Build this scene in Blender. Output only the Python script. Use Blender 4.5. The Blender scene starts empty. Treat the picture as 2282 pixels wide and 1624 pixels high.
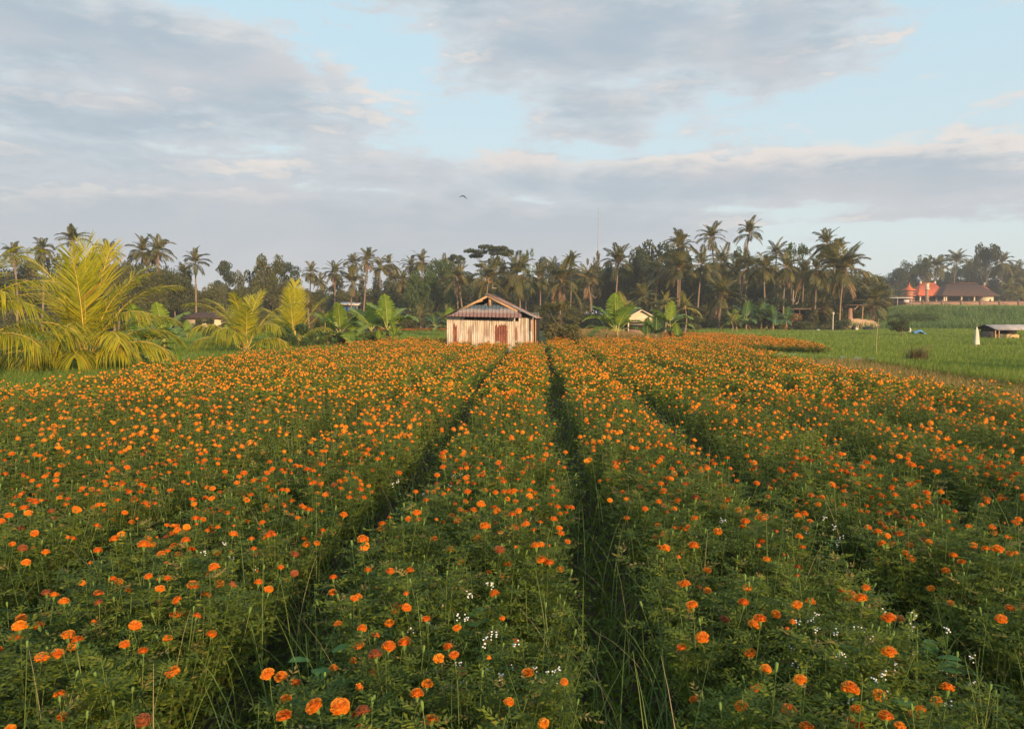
import bpy, math, random
import numpy as np
from mathutils import Vector, Matrix
R = math.radians
S = bpy.context.scene
COL = S.collection
RNG = np.random.default_rng(7)
random.seed(7)

# ------------------------------------------------------------------ camera, sky, sun, exposure
CAMH = 2.1
PITCH = math.atan(112 / 1653)
cam = bpy.data.cameras.new('camera'); camo = bpy.data.objects.new('camera', cam); COL.objects.link(camo)
cam.sensor_width = 36; cam.sensor_fit = 'HORIZONTAL'; cam.lens = 36 * 1653 / 2281
cam.clip_start = 0.05; cam.clip_end = 6000
camo.location = (0, 0, CAMH); camo.rotation_euler = (math.pi / 2 - PITCH, 0, 0)
S.camera = camo
S.view_settings.view_transform = 'Standard'; S.view_settings.look = 'None'
S.view_settings.gamma = 1; S.view_settings.exposure = 0.6
S.cycles.max_bounces = 6; S.cycles.diffuse_bounces = 3; S.cycles.transmission_bounces = 4; S.cycles.volume_bounces = 0
S.cycles.transparent_max_bounces = 8

SUN_AZ = R(150)          # clockwise from +Y (view direction): behind the camera, to the right
SUN_EL = R(13)
sd = Vector((math.sin(SUN_AZ) * math.cos(SUN_EL), math.cos(SUN_AZ) * math.cos(SUN_EL), math.sin(SUN_EL)))
sun = bpy.data.lights.new('sun', 'SUN'); sun.energy = 4.9; sun.angle = R(0.6); sun.color = (1, .66, .36)
suno = bpy.data.objects.new('sun', sun); COL.objects.link(suno)
suno.rotation_euler = sd.to_track_quat('Z', 'Y').to_euler(); suno.location = (30, -40, 30)

W = bpy.data.worlds.new('World'); S.world = W; W.use_nodes = True


class NT:
    """small node-tree writer"""
    def __init__(s, tree): s.t = tree
    def n(s, typ, **kw):
        nd = s.t.nodes.new(typ)
        for k, v in kw.items():
            if k.startswith('_'): setattr(nd, k[1:], v)
        return nd
    def l(s, a, b): s.t.links.new(a, b)
    def val(s, sock, v):
        if isinstance(v, bpy.types.NodeSocket): s.l(v, sock)
        else: sock.default_value = v
    def m(s, op, a, b=0.0, c=0.0, clamp=False):
        nd = s.t.nodes.new('ShaderNodeMath'); nd.operation = op; nd.use_clamp = clamp
        s.val(nd.inputs[0], a); s.val(nd.inputs[1], b)
        if op in ('MULTIPLY_ADD', 'SMOOTH_MIN', 'SMOOTH_MAX'): s.val(nd.inputs[2], c)
        return nd.outputs[0]
    def ss(s, v, a, b, lo=0.0, hi=1.0):
        nd = s.t.nodes.new('ShaderNodeMapRange'); nd.interpolation_type = 'SMOOTHSTEP'
        s.val(nd.inputs[0], v)
        for i, x in enumerate((a, b, lo, hi)): nd.inputs[i + 1].default_value = x
        return nd.outputs[0]
    def mix(s, f, a, b):
        nd = s.t.nodes.new('ShaderNodeMix'); nd.data_type = 'RGBA'
        s.val(nd.inputs[0], f); s.val(nd.inputs[6], a if isinstance(a, bpy.types.NodeSocket) else (*a, 1)); s.val(nd.inputs[7], b if isinstance(b, bpy.types.NodeSocket) else (*b, 1))
        return nd.outputs[2]
    def noise(s, vec, scale, detail=4, rough=.55, dist=0.0, dim='3D'):
        nd = s.t.nodes.new('ShaderNodeTexNoise'); nd.noise_dimensions = dim
        if vec is not None: s.l(vec, nd.inputs['Vector'])
        nd.inputs['Scale'].default_value = scale; nd.inputs['Detail'].default_value = detail
        nd.inputs['Roughness'].default_value = rough; nd.inputs['Distortion'].default_value = dist
        return nd.outputs[0]
    def xyz(s, x, y, z):
        nd = s.t.nodes.new('ShaderNodeCombineXYZ'); s.val(nd.inputs[0], x); s.val(nd.inputs[1], y); s.val(nd.inputs[2], z); return nd.outputs[0]


def build_world():
    t = W.node_tree; t.nodes.clear(); N = NT(t)
    geo = N.n('ShaderNodeTexCoord')
    sep = N.n('ShaderNodeSeparateXYZ'); N.l(geo.outputs['Generated'], sep.inputs[0])
    az = N.m('ARCTAN2', sep.outputs[0], sep.outputs[1]); el = N.m('ARCSINE', sep.outputs[2])
    sky = N.n('ShaderNodeTexSky', _sky_type='NISHITA', _sun_disc=False, _sun_elevation=SUN_EL, _sun_rotation=SUN_AZ)
    sky.altitude = 100; sky.air_density = 1.0; sky.dust_density = 1.6; sky.ozone_density = 1.5
    # cloud density group in (azimuth, elevation) of the sky
    g = bpy.data.node_groups.new('cloud_density', 'ShaderNodeTree')
    g.interface.new_socket('az', in_out='INPUT', socket_type='NodeSocketFloat')
    g.interface.new_socket('el', in_out='INPUT', socket_type='NodeSocketFloat')
    g.interface.new_socket('d', in_out='OUTPUT', socket_type='NodeSocketFloat')
    G = NT(g); gi = G.n('NodeGroupInput'); go = G.n('NodeGroupOutput')
    A, E = gi.outputs[0], gi.outputs[1]
    blobs = [(300, 120, 430, 100, 1.15), (20, 60, 330, 150, 1.2), (540, 215, 330, 85, 1.15), (200, 260, 560, 80, 1.15), (640, 290, 200, 40, .9), (300, 370, 620, 60, 1.1),
             (1330, 80, 420, 120, 1.35), (1180, 0, 380, 70, 1.2), (1640, 110, 300, 120, 1.25), (1300, 255, 190, 70, 1.1), (1060, 130, 130, 50, .75), (880, 100, 70, 45, .6), (1370, 315, 110, 24, .8),
             (900, 390, 560, 50, 1.1), (1500, 410, 700, 62, 1.35), (2050, 400, 430, 62, 1.3), (1950, 486, 330, 16, .75), (250, 530, 1000, 130, 1.7), (1050, 510, 620, 90, 1.35), (1500, 500, 330, 30, .9),
             (2700, 250, 250, 160, .8), (-600, 200, 420, 260, 1.0), (3600, 100, 700, 200, .9), (-2600, 0, 1500, 300, .9)]
    tot = None
    for cx, cy, rx, ry, wgt in blobs:
        a0 = math.atan((cx - 1140) / 1653) if 0 <= cx <= 2281 else (cx - 1140) / 1850; e0 = math.atan((700 - cy) / 1653 * math.cos(a0))
        dx = G.m('MULTIPLY', G.m('SUBTRACT', A, a0), 1 / (rx / 1850)); dy = G.m('MULTIPLY', G.m('SUBTRACT', E, e0), 1 / (ry / 1700))
        r2 = G.m('ADD', G.m('MULTIPLY', dx, dx), G.m('MULTIPLY', dy, dy))
        b = G.m('MULTIPLY', G.m('EXPONENT', G.m('MULTIPLY', r2, -.9)), wgt)
        tot = b if tot is None else G.m('SMOOTH_MAX', tot, b, .25)
    v1 = G.xyz(G.m('MULTIPLY', A, 3.2), G.m('MULTIPLY', E, 9.5), 3.3)
    n1 = G.noise(v1, 1.5, 9, .56, .35)
    v2 = G.xyz(G.m('MULTIPLY', A, 11), G.m('MULTIPLY', E, 34), 1.3)
    n2 = G.noise(v2, 1.6, 6, .6, .3)
    d = G.m('ADD', G.m('MULTIPLY_ADD', G.m('SUBTRACT', n1, .5), 1.75, tot), G.m('MULTIPLY', G.m('SUBTRACT', n2, .5), 1.25))
    G.l(d, go.inputs[0])
    def dens(a, e):
        nd = t.nodes.new('ShaderNodeGroup'); nd.node_tree = g; N.l(a, nd.inputs[0]); N.l(e, nd.inputs[1]); return nd.outputs[0]
    d0 = dens(az, el); d1 = dens(az, N.m('ADD', el, .017))
    mask = N.ss(d0, .27, .66)
    thick = N.ss(d0, .4, 1.25)
    edge = N.ss(N.m('SUBTRACT', d0, d1), .02, .30)
    edge = N.m('MULTIPLY', edge, N.ss(d0, 1.45, .6))
    gate = N.noise(N.xyz(N.m('MULTIPLY', az, 2.4), N.m('MULTIPLY', el, 7), 4.4), 1.4, 3, .5)
    edge = N.m('MULTIPLY', edge, N.ss(gate, .36, .56))
    K = 10 / 2 ** S.view_settings.exposure
    c = lambda r, gg, b: (r * K, gg * K, b * K)
    body = N.mix(thick, c(.66, .725, .77), c(.43, .525, .61))
    low = N.ss(el, .24, .06)
    body = N.mix(N.m('MULTIPLY', low, .75), body, c(.54, .568, .605))
    soft = N.noise(N.xyz(N.m('MULTIPLY', az, 4), N.m('MULTIPLY', el, 12), 8.1), 1.3, 4, .5)
    body = N.mix(N.m('MULTIPLY', N.ss(soft, .42, .72), .7), body, c(.61, .62, .655))
    col = N.mix(N.m('MULTIPLY', edge, .85), body, c(.87, .79, .73))
    # clear sky: Nishita, pulled towards the pale milky blue of this evening air
    clear = N.mix(.88, sky.outputs[0], N.mix(N.ss(el, .02, .40), c(.74, .83, .84), c(.60, .82, .93)))
    final = N.mix(N.m('MULTIPLY', mask, .96), clear, col)
    dark = N.ss(sep.outputs[2], -.02, 0.0)
    final = N.mix(dark, c(.18, .2, .12), final)
    bg = N.n('ShaderNodeBackground'); N.l(final, bg.inputs[0]); bg.inputs[1].default_value = .1
    out = N.n('ShaderNodeOutputWorld'); N.l(bg.outputs[0], out.inputs[0])


build_world()

# ------------------------------------------------------------------ helpers
def P(px, py, D):
    """world point seen at pixel (px,py) of a 2281x1624 view, at distance D along +Y"""
    u = (px - 1140.5) / 1653; v = -(py - 812) / 1653
    d = Vector((u, math.cos(PITCH) + v * math.sin(PITCH), -math.sin(PITCH) + v * math.cos(PITCH)))
    return Vector((0, 0, CAMH)) + d * (D / d.y)


def smooth(x, a, b):
    t = np.clip((x - a) / (b - a), 0, 1); return t * t * (3 - 2 * t)


def terrain(X, Y):
    X = np.asarray(X, float); Y = np.asarray(Y, float)
    side = smooth(X / np.maximum(Y, 1), .43, .53)
    z = side * (2.3 * smooth(Y, 96, 118) + 1.5 * smooth(Y, 118, 172))
    z = z + 2.0 * smooth(Y, 190, 330) + .05 * np.sin(X * .31) * np.sin(Y * .23) * smooth(Y, 50, 70)
    return z


def tz(x, y): return float(terrain(x, y))


def G0(px, D):
    """ground point under pixel column px at distance D"""
    p = P(px, 700, D); return Vector((p.x, D, tz(p.x, D)))


class Geo:
    def __init__(s): s.V = []; s.F = []; s.M = []; s.A = []; s.n = 0
    def add(s, V, F, mat=0, att=.5):
        V = np.asarray(V, float).reshape(-1, 3); F = np.asarray(F, np.int64)
        s.V.append(V); s.A.append(np.full(len(V), att, float) if np.isscalar(att) else np.asarray(att, float).ravel())
        s.F.append(F + s.n); s.M.append(np.full(len(F), mat) if np.isscalar(mat) else np.asarray(mat)); s.n += len(V)
        return s
    def merge(s, o, Mx=None, off=(0, 0, 0), mat=None, att=None):
        for _ in (0,):
            b = s.n
            V = np.concatenate(o.V)
            if Mx is not None: V = V @ np.asarray(Mx, float).T
            V = V + np.asarray(off, float)
            s.V.append(V); A = np.concatenate(o.A); s.A.append(A if att is None else np.clip(A + att, 0, 1)); s.n += len(V)
            for F, M in zip(o.F, o.M): s.F.append(F + b); s.M.append(M if mat is None else np.full(len(M), mat))
        return s
    def inst(s, o, Ms, offs, atts=None):
        """many copies of o baked in: Ms (N,3,3), offs (N,3)"""
        V = np.concatenate(o.V); n = len(V); N = len(offs)
        if N == 0: return s
        VV = np.einsum('nij,vj->nvi', Ms, V) + offs[:, None, :]
        A = np.tile(np.concatenate(o.A)[None, :], (N, 1))
        if atts is not None: A = np.clip(A + atts[:, None], 0, 1)
        base = s.n + np.arange(N) * n
        s.V.append(VV.reshape(-1, 3)); s.A.append(A.ravel()); s.n += N * n
        for F, M in zip(o.F, o.M):
            s.F.append((F[None] + base[:, None, None]).reshape(-1, F.shape[1])); s.M.append(np.tile(M, N))
        return s
    def box(s, x0, y0, z0, x1, y1, z1, mat=0, att=.5):
        V = [(x0, y0, z0), (x1, y0, z0), (x1, y1, z0), (x0, y1, z0), (x0, y0, z1), (x1, y0, z1), (x1, y1, z1), (x0, y1, z1)]
        return s.add(V, [(0, 3, 2, 1), (4, 5, 6, 7), (0, 1, 5, 4), (1, 2, 6, 5), (2, 3, 7, 6), (3, 0, 4, 7)], mat, att)
    def beam(s, a, b, w, h=None, mat=0, att=.5):
        a = Vector(a); b = Vector(b); h = h or w; d = (b - a).normalized()
        up = Vector((0, 0, 1)) if abs(d.z) < .95 else Vector((0, 1, 0))
        r = d.cross(up).normalized(); u = r.cross(d)
        V = [p + r * (sx * w / 2) + u * (sz * h / 2) for p in (a, b) for sx, sz in ((-1, -1), (1, -1), (1, 1), (-1, 1))]
        return s.add(V, [(0, 1, 2, 3), (7, 6, 5, 4), (0, 4, 5, 1), (1, 5, 6, 2), (2, 6, 7, 3), (3, 7, 4, 0)], mat, att)
    def tube(s, pts, rad, sides=6, mat=0, att=.5, cap=True):
        pts = np.asarray(pts, float); k = len(pts); rad = np.full(k, rad, float) if np.isscalar(rad) else np.asarray(rad, float)
        T = np.gradient(pts, axis=0); T /= np.linalg.norm(T, axis=1)[:, None] + 1e-9
        ref = np.array([0, 0, 1.]) if abs(T[:, 2]).mean() < .8 else np.array([1., 0, 0])
        B = np.cross(T, ref); B /= np.linalg.norm(B, axis=1)[:, None] + 1e-9; C = np.cross(B, T)
        th = np.linspace(0, 2 * np.pi, sides, endpoint=False)
        V = pts[:, None] + rad[:, None, None] * (np.cos(th)[None, :, None] * B[:, None] + np.sin(th)[None, :, None] * C[:, None])
        i = np.arange(k - 1)[:, None] * sides; j = np.arange(sides)[None]; j2 = (j + 1) % sides
        F = np.stack([i + j, i + j2, i + sides + j2, i + sides + j], -1).reshape(-1, 4)
        b = V.reshape(-1, 3)
        s.add(b, F, mat, att)
        if cap and sides == 4: s.add(b[-4:], [(0, 1, 2, 3)], mat, att)
        elif cap: s.add(np.vstack([b[-sides:], pts[-1:]]), [(a, (a + 1) % sides, sides) for a in range(sides)], mat, att)
        return s
    def ribbon(s, pts, wid, side, mat=0, att=.5, fold=0.0):
        pts = np.asarray(pts, float); side = np.asarray(side, float); wid = np.asarray(wid, float)[:, None]
        if side.ndim == 1: side = np.tile(side, (len(pts), 1))
        k = len(pts)
        if fold:
            V = np.concatenate([pts - side * wid, pts + [0, 0, -1] * wid * fold, pts + side * wid])
            i = np.arange(k - 1)
            F = np.concatenate([np.stack([i + a * k, i + (a + 1) * k, i + 1 + (a + 1) * k, i + 1 + a * k], 1) for a in (0, 1)])
        else:
            V = np.concatenate([pts - side * wid, pts + side * wid]); i = np.arange(k - 1)
            F = np.stack([i, i + k, i + 1 + k, i + 1], 1)
        return s.add(V, F, mat, att)
    def leaves(s, base, d, side, L, w, mat=0, att=.5, droop=0.0, segs=1, wp=.45):
        """many leaflets: base (N,3), dir (N,3), side (N,3), L (N), w (N)"""
        N = len(base); L = np.broadcast_to(L, N)[:, None]; w = np.broadcast_to(w, N)[:, None]; dr = np.broadcast_to(droop, N)[:, None] * np.array([0, 0, -1.])
        if segs == 1:
            mid = base + d * L * wp + dr * L * .2; tip = base + d * L + dr * L
            V = np.stack([base, mid + side * w, tip, mid - side * w], 1).reshape(-1, 3); F = np.arange(N)[:, None] * 4 + np.array([0, 1, 2, 3])
            k = 4
        else:
            m1 = base + d * L * .35 + dr * L * .12; m2 = base + d * L * .72 + dr * L * .5; tip = base + d * L * .98 + dr * L * 1.0
            V = np.stack([base - side * w * .5, base + side * w * .5, m1 + side * w, m1 - side * w, m2 + side * w * .8, m2 - side * w * .8, tip], 1).reshape(-1, 3)
            o = np.arange(N)[:, None] * 7
            F = np.concatenate([o + np.array([0, 1, 2, 3]), o + np.array([3, 2, 4, 5])]); k = 7
            a = np.repeat(np.broadcast_to(att, N), k); b0 = s.n
            s.add(V, F, mat, a)
            s.F.append(b0 + o + np.array([5, 4, 6])); s.M.append(np.full(N, mat))
            return s
        return s.add(V, F, mat, np.repeat(np.broadcast_to(att, N), k))
    def mesh(s, name, mats, smooth_=False):
        V = np.concatenate(s.V); A = np.concatenate(s.A)
        me = bpy.data.meshes.new(name)
        loops = np.concatenate([f.ravel() for f in s.F]); tot = np.concatenate([np.full(len(f), f.shape[1]) for f in s.F]); M = np.concatenate(s.M)
        st = np.concatenate([[0], np.cumsum(tot)[:-1]])
        me.vertices.add(len(V)); me.vertices.foreach_set('co', V.astype(np.float32).ravel())
        me.loops.add(len(loops)); me.loops.foreach_set('vertex_index', loops.astype(np.int32))
        me.polygons.add(len(tot)); me.polygons.foreach_set('loop_start', st.astype(np.int32)); me.polygons.foreach_set('loop_total', tot.astype(np.int32))
        for m in mats: me.materials.append(m)
        me.polygons.foreach_set('material_index', M.astype(np.int32))
        if smooth_: me.polygons.foreach_set('use_smooth', np.ones(len(tot), bool))
        at = me.attributes.new('v', 'FLOAT', 'POINT'); at.data.foreach_set('value', A.astype(np.float32))
        me.update(calc_edges=True)
        return me


def link(name, me, parent=None, loc=None, rot=None, scale=None):
    o = bpy.data.objects.new(name, me); COL.objects.link(o)
    if parent is not None: o.parent = parent
    if loc is not None: o.location = loc
    if rot is not None: o.rotation_euler = rot
    if scale is not None: o.scale = (scale,) * 3 if np.isscalar(scale) else scale
    return o


def tag(o, label=None, cat=None, group=None, kind=None):
    if label: o['label'] = label
    if cat: o['category'] = cat
    if group: o['group'] = group
    if kind: o['kind'] = kind
    return o


def thing(name, label, cat, loc=(0, 0, 0), rz=0, group=None, scale=None):
    o = link(name, None, None, loc, (0, 0, rz), scale); o.empty_display_size = .2
    return tag(o, label, cat, group)


def rotz(a):
    a = np.asarray(a, float); c, s_ = np.cos(a), np.sin(a); Z = np.zeros_like(a); O = np.ones_like(a)
    return np.stack([np.stack([c, -s_, Z], -1), np.stack([s_, c, Z], -1), np.stack([Z, Z, O], -1)], -2)


def rotaxis(d):
    """rotation matrices (N,3,3) taking z to unit dirs d"""
    d = d / np.linalg.norm(d, axis=1)[:, None]; x = np.cross(np.array([0, 1., .01]), d); x /= np.linalg.norm(x, axis=1)[:, None]
    y = np.cross(d, x); return np.stack([x, y, d], -1)


# ------------------------------------------------------------------ materials
def mat_new(name):
    m = bpy.data.materials.new(name); m.use_nodes = True; t = m.node_tree; t.nodes.clear(); return m, NT(t)


def finish(N, sh): o = N.n('ShaderNodeOutputMaterial'); N.l(sh, o.inputs[0])


def bsdf(N, col, rough=.7, spec=.3, normal=None):
    b = N.n('ShaderNodeBsdfPrincipled'); N.val(b.inputs['Base Color'], col if isinstance(col, bpy.types.NodeSocket) else (*col, 1))
    N.val(b.inputs['Roughness'], rough); b.inputs['Specular IOR Level'].default_value = spec
    if normal: N.l(normal, b.inputs['Normal'])
    return b.outputs[0]


def leaf_mat(name, a, b, c=None, trans=.35, rough=.55, spec=.3, var=.35, pscale=.35, cfrac=.86):
    """foliage: attribute v blends a->b, a rare third colour c, drifting slowly over the place and from object to object"""
    m, N = mat_new(name)
    at = N.n('ShaderNodeAttribute'); at.attribute_name = 'v'
    oi = N.n('ShaderNodeObjectInfo'); ge = N.n('ShaderNodeNewGeometry')
    f = N.m('ADD', at.outputs['Fac'], N.m('MULTIPLY', N.m('SUBTRACT', oi.outputs['Random'], .5), var), clamp=True)
    n = N.noise(ge.outputs['Position'], pscale, 3)
    f = N.m('ADD', f, N.m('MULTIPLY', N.m('SUBTRACT', n, .5), .9), clamp=True)
    col = N.mix(f, a, b)
    if c: col = N.mix(N.m('GREATER_THAN', at.outputs['Fac'], cfrac), col, c)
    s1 = bsdf(N, col, rough, spec)
    tr = N.n('ShaderNodeBsdfTranslucent'); N.l(N.mix(.35, col, (.30, .36, .03)), tr.inputs[0])
    mx = N.n('ShaderNodeMixShader'); mx.inputs[0].default_value = trans; N.l(s1, mx.inputs[1]); N.l(tr.outputs[0], mx.inputs[2])
    finish(N, mx.outputs[0]); return m


def plain_mat(name, a, b=None, scale=3, rough=.8, spec=.2, bump=0.0, stretch=(1, 1, 1), metal=0):
    m, N = mat_new(name)
    tc = N.n('ShaderNodeTexCoord'); mp = N.n('ShaderNodeMapping'); mp.inputs['Scale'].default_value = stretch; N.l(tc.outputs['Object'], mp.inputs[0])
    n = N.noise(mp.outputs[0], scale, 6, .65)
    col = N.mix(N.ss(n, .32, .68), a, b or a)
    nm = None
    if bump:
        bp = N.n('ShaderNodeBump'); bp.inputs['Strength'].default_value = bump; N.l(n, bp.inputs['Height']); nm = bp.outputs[0]
    finish(N, bsdf(N, col, rough, spec, nm)); return m


M_ = {}
M_['mari'] = leaf_mat('marigold_leaf', (.038, .076, .009), (.185, .225, .020), (.30, .22, .06), .38, pscale=.8)
M_['stem'] = leaf_mat('marigold_stem', (.07, .125, .028), (.19, .24, .06), None, .2)
M_['grass'] = leaf_mat('grass_blade', (.07, .13, .022), (.22, .27, .07), (.30, .25, .12), .3)
M_['rice'] = leaf_mat('rice_blade', (.075, .15, .018), (.21, .28, .04), (.27, .30, .09), .35, pscale=.22)
M_['tallgrass'] = leaf_mat('tall_grass_blade', (.06, .13, .035), (.15, .23, .07), (.22, .20, .09), .3, pscale=.2)
M_['dry'] = leaf_mat('dry_grass', (.24, .16, .05), (.38, .25, .09), (.14, .16, .05), .3, pscale=.3)
M_['palm_y'] = leaf_mat('young_palm_leaflet', (.25, .28, .008), (.56, .47, .012), (.45, .27, .04), .45, .4, .4, pscale=.9)
M_['rachis_y'] = plain_mat('young_palm_rib', (.62, .40, .07), (.50, .38, .08), 6, .5, .4)
M_['palm'] = leaf_mat('palm_leaflet', (.042, .056, .014), (.170, .155, .034), (.26, .15, .05), .25, .45, .4, var=.6, pscale=.06)
M_['palm_l'] = leaf_mat('bright_palm_leaflet', (.12, .14, .03), (.27, .23, .05), (.30, .19, .06), .3, .45, .4)
M_['palm_dead'] = leaf_mat('dead_palm_leaflet', (.16, .095, .045), (.27, .17, .09), None, .2)
M_['rachis'] = plain_mat('palm_rib', (.20, .15, .06), (.26, .18, .08), 4)
M_['trunk'] = plain_mat('palm_trunk', (.27, .20, .14), (.15, .11, .08), 3, .9, .1, .4, (1, 1, 5))
M_['bark'] = plain_mat('tree_bark', (.20, .16, .12), (.11, .09, .07), 5, .9, .1, .4)
M_['pale_bark'] = plain_mat('pale_bark', (.38, .32, .27), (.24, .20, .16), 5, .9, .1, .4)
M_['nut'] = plain_mat('coconut', (.16, .10, .04), (.28, .18, .05), 4, .5)
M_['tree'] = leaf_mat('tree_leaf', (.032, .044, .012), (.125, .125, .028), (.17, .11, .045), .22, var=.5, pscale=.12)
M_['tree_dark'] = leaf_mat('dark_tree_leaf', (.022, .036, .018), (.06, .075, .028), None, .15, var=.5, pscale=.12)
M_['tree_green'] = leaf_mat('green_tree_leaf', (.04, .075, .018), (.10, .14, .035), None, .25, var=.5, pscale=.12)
M_['tree_brown'] = leaf_mat('brown_tree_leaf', (.09, .06, .025), (.17, .12, .05), (.05, .06, .02), .2, var=.4)
M_['banana'] = leaf_mat('banana_leaf', (.09, .18, .022), (.27, .34, .04), None, .42, .4, .5, var=.3)
M_['banana_d'] = leaf_mat('dark_banana_leaf', (.03, .075, .025), (.07, .14, .035), None, .3, .4, .5)
M_['midrib'] = plain_mat('banana_midrib', (.34, .38, .10), (.42, .40, .14), 4, .5)
M_['dryleaf'] = leaf_mat('dried_banana_leaf', (.22, .10, .035), (.38, .22, .09), None, .2)
M_['pstem'] = plain_mat('banana_stem', (.28, .20, .08), (.16, .09, .04), 5, .6, .3, .2, (1, 1, .3))
M_['core'] = plain_mat('marigold_calyx', (.14, .22, .05), (.10, .17, .04), 8)
M_['wood'] = plain_mat('weathered_timber', (.52, .33, .18), (.36, .23, .13), 6, .8, .2, .3, (4, 4, .6))
M_['dwood'] = plain_mat('dark_timber', (.10, .07, .05), (.16, .11, .08), 5, .9)
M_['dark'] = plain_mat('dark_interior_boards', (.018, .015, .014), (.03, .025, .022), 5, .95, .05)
M_['black'] = plain_mat('open_side_shade_black', (.02, .02, .025), (.03, .03, .033), 3)  # near-black colour for the painted shade in the shed's open side
M_['white_fl'] = plain_mat('white_petal', (.75, .74, .72), (.6, .6, .56), 20)
M_['weed'] = leaf_mat('weed_leaf', (.06, .16, .03), (.12, .24, .05), None, .35)
M_['scrub'] = leaf_mat('scrub_leaf', (.06, .065, .022), (.15, .13, .04), (.26, .17, .06), .25)


def petal_mat():
    m, N = mat_new('marigold_petal')
    at = N.n('ShaderNodeAttribute'); at.attribute_name = 'v'; oi = N.n('ShaderNodeObjectInfo')
    f = N.m('ADD', at.outputs['Fac'], N.m('MULTIPLY', N.m('SUBTRACT', oi.outputs['Random'], .5), .55), clamp=True)
    col = N.mix(f, (.62, .115, .008), (.88, .32, .013))
    col = N.mix(N.m('GREATER_THAN', oi.outputs['Random'], .93), col, (.34, .10, .03))
    s1 = bsdf(N, col, .6, .25)
    tr = N.n('ShaderNodeBsdfTranslucent'); N.l(col, tr.inputs[0])
    mx = N.n('ShaderNodeMixShader'); mx.inputs[0].default_value = .25; N.l(s1, mx.inputs[1]); N.l(tr.outputs[0], mx.inputs[2])
    finish(N, mx.outputs[0]); return m


M_['petal'] = petal_mat()


def ground_mat():
    m, N = mat_new('field_ground'); ge = N.n('ShaderNodeNewGeometry'); p = ge.outputs['Position']
    a = N.noise(p, .35, 8, .65); b = N.noise(p, .03, 4); c = N.noise(p, 6, 6, .7)
    col = N.mix(N.ss(a, .35, .65), (.055, .075, .022), (.12, .115, .045))
    col = N.mix(N.ss(b, .45, .62), col, (.05, .10, .025))
    col = N.mix(N.m('MULTIPLY', N.ss(c, .55, .7), .6), col, (.14, .10, .06))
    bp = N.n('ShaderNodeBump'); bp.inputs['Strength'].default_value = .6; N.l(c, bp.inputs['Height'])
    finish(N, bsdf(N, col, .95, .1, bp.outputs[0])); return m


def soil_mat():
    m, N = mat_new('dark_soil'); ge = N.n('ShaderNodeNewGeometry'); p = ge.outputs['Position']
    a = N.noise(p, 1.1, 8, .65); c = N.noise(p, 14, 6, .7)
    col = N.mix(N.ss(a, .35, .65), (.030, .026, .016), (.070, .052, .032))
    col = N.mix(N.m('MULTIPLY', N.ss(c, .5, .7), .7), col, (.035, .055, .02))
    bp = N.n('ShaderNodeBump'); bp.inputs['Strength'].default_value = .8; N.l(c, bp.inputs['Height'])
    finish(N, bsdf(N, col, .95, .1, bp.outputs[0])); return m


# ------------------------------------------------------------------ ground
def grid_sheet(name, xs, ys, zf, mat, kind='structure'):
    X, Y = np.meshgrid(xs, ys, indexing='ij'); Z = zf(X, Y)
    nx, ny = len(xs), len(ys); i, j = np.meshgrid(np.arange(nx - 1), np.arange(ny - 1), indexing='ij')
    a = (i * ny + j).ravel(); F = np.stack([a, a + ny, a + ny + 1, a + 1], 1)
    g = Geo().add(np.stack([X, Y, Z], -1).reshape(-1, 3), F)
    o = link(name, g.mesh(name, [mat], True)); tag(o, kind=kind); return o


def nonuni(a, b, c, step, grow=1.12):
    out = list(np.arange(a, b + step, step)); s = step
    while out[-1] < c: s *= grow; out.append(out[-1] + s)
    s = step; lo = [a]
    while lo[-1] > -c: s *= grow; lo.append(lo[-1] - s)
    return np.array(lo[::-1][:-1] + out)


GM = ground_mat(); SM = soil_mat()
grid_sheet('ground', nonuni(-150, 150, 1800, 3), nonuni(-12, 260, 1800, 3), lambda X, Y: terrain(X, Y) - .02, GM)

# marigold beds: rows run away from the camera, 2 degrees to the right
PITCH_ROW = 1.6; T0 = .38; SL = .035
def bed_h(t):
    u = np.abs(((t - T0) / PITCH_ROW) - np.round((t - T0) / PITCH_ROW)) * PITCH_ROW   # distance from nearest furrow
    return smooth(u, .12, .36)
def left_edge(Y): return np.where(Y < 24, -10.4, -10.4 + (np.clip(Y, 24, 46) - 24) * .21)
def right_edge(Y): return 9.3 + np.clip(Y - 24, 0, 12) * .12
def soil_z(X, Y):
    t = X - SL * Y; n = .015 * np.sin(X * 7.3 + Y * 2.1) * np.sin(Y * 6.1 - X)
    inside = smooth(t, -11.2, -10.6) * smooth(-t, -10.6, -10.0) * smooth(-Y, -46, -44)
    return inside * (.02 + .15 * bed_h(t) + n) - .04 * (1 - inside)
grid_sheet('garden_soil', np.arange(-12.5, 13.5, .08), np.arange(-3, 47, .3), soil_z, SM)

# ------------------------------------------------------------------ marigolds
def unit(v): return v / (np.linalg.norm(v, axis=-1, keepdims=True) + 1e-9)


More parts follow.
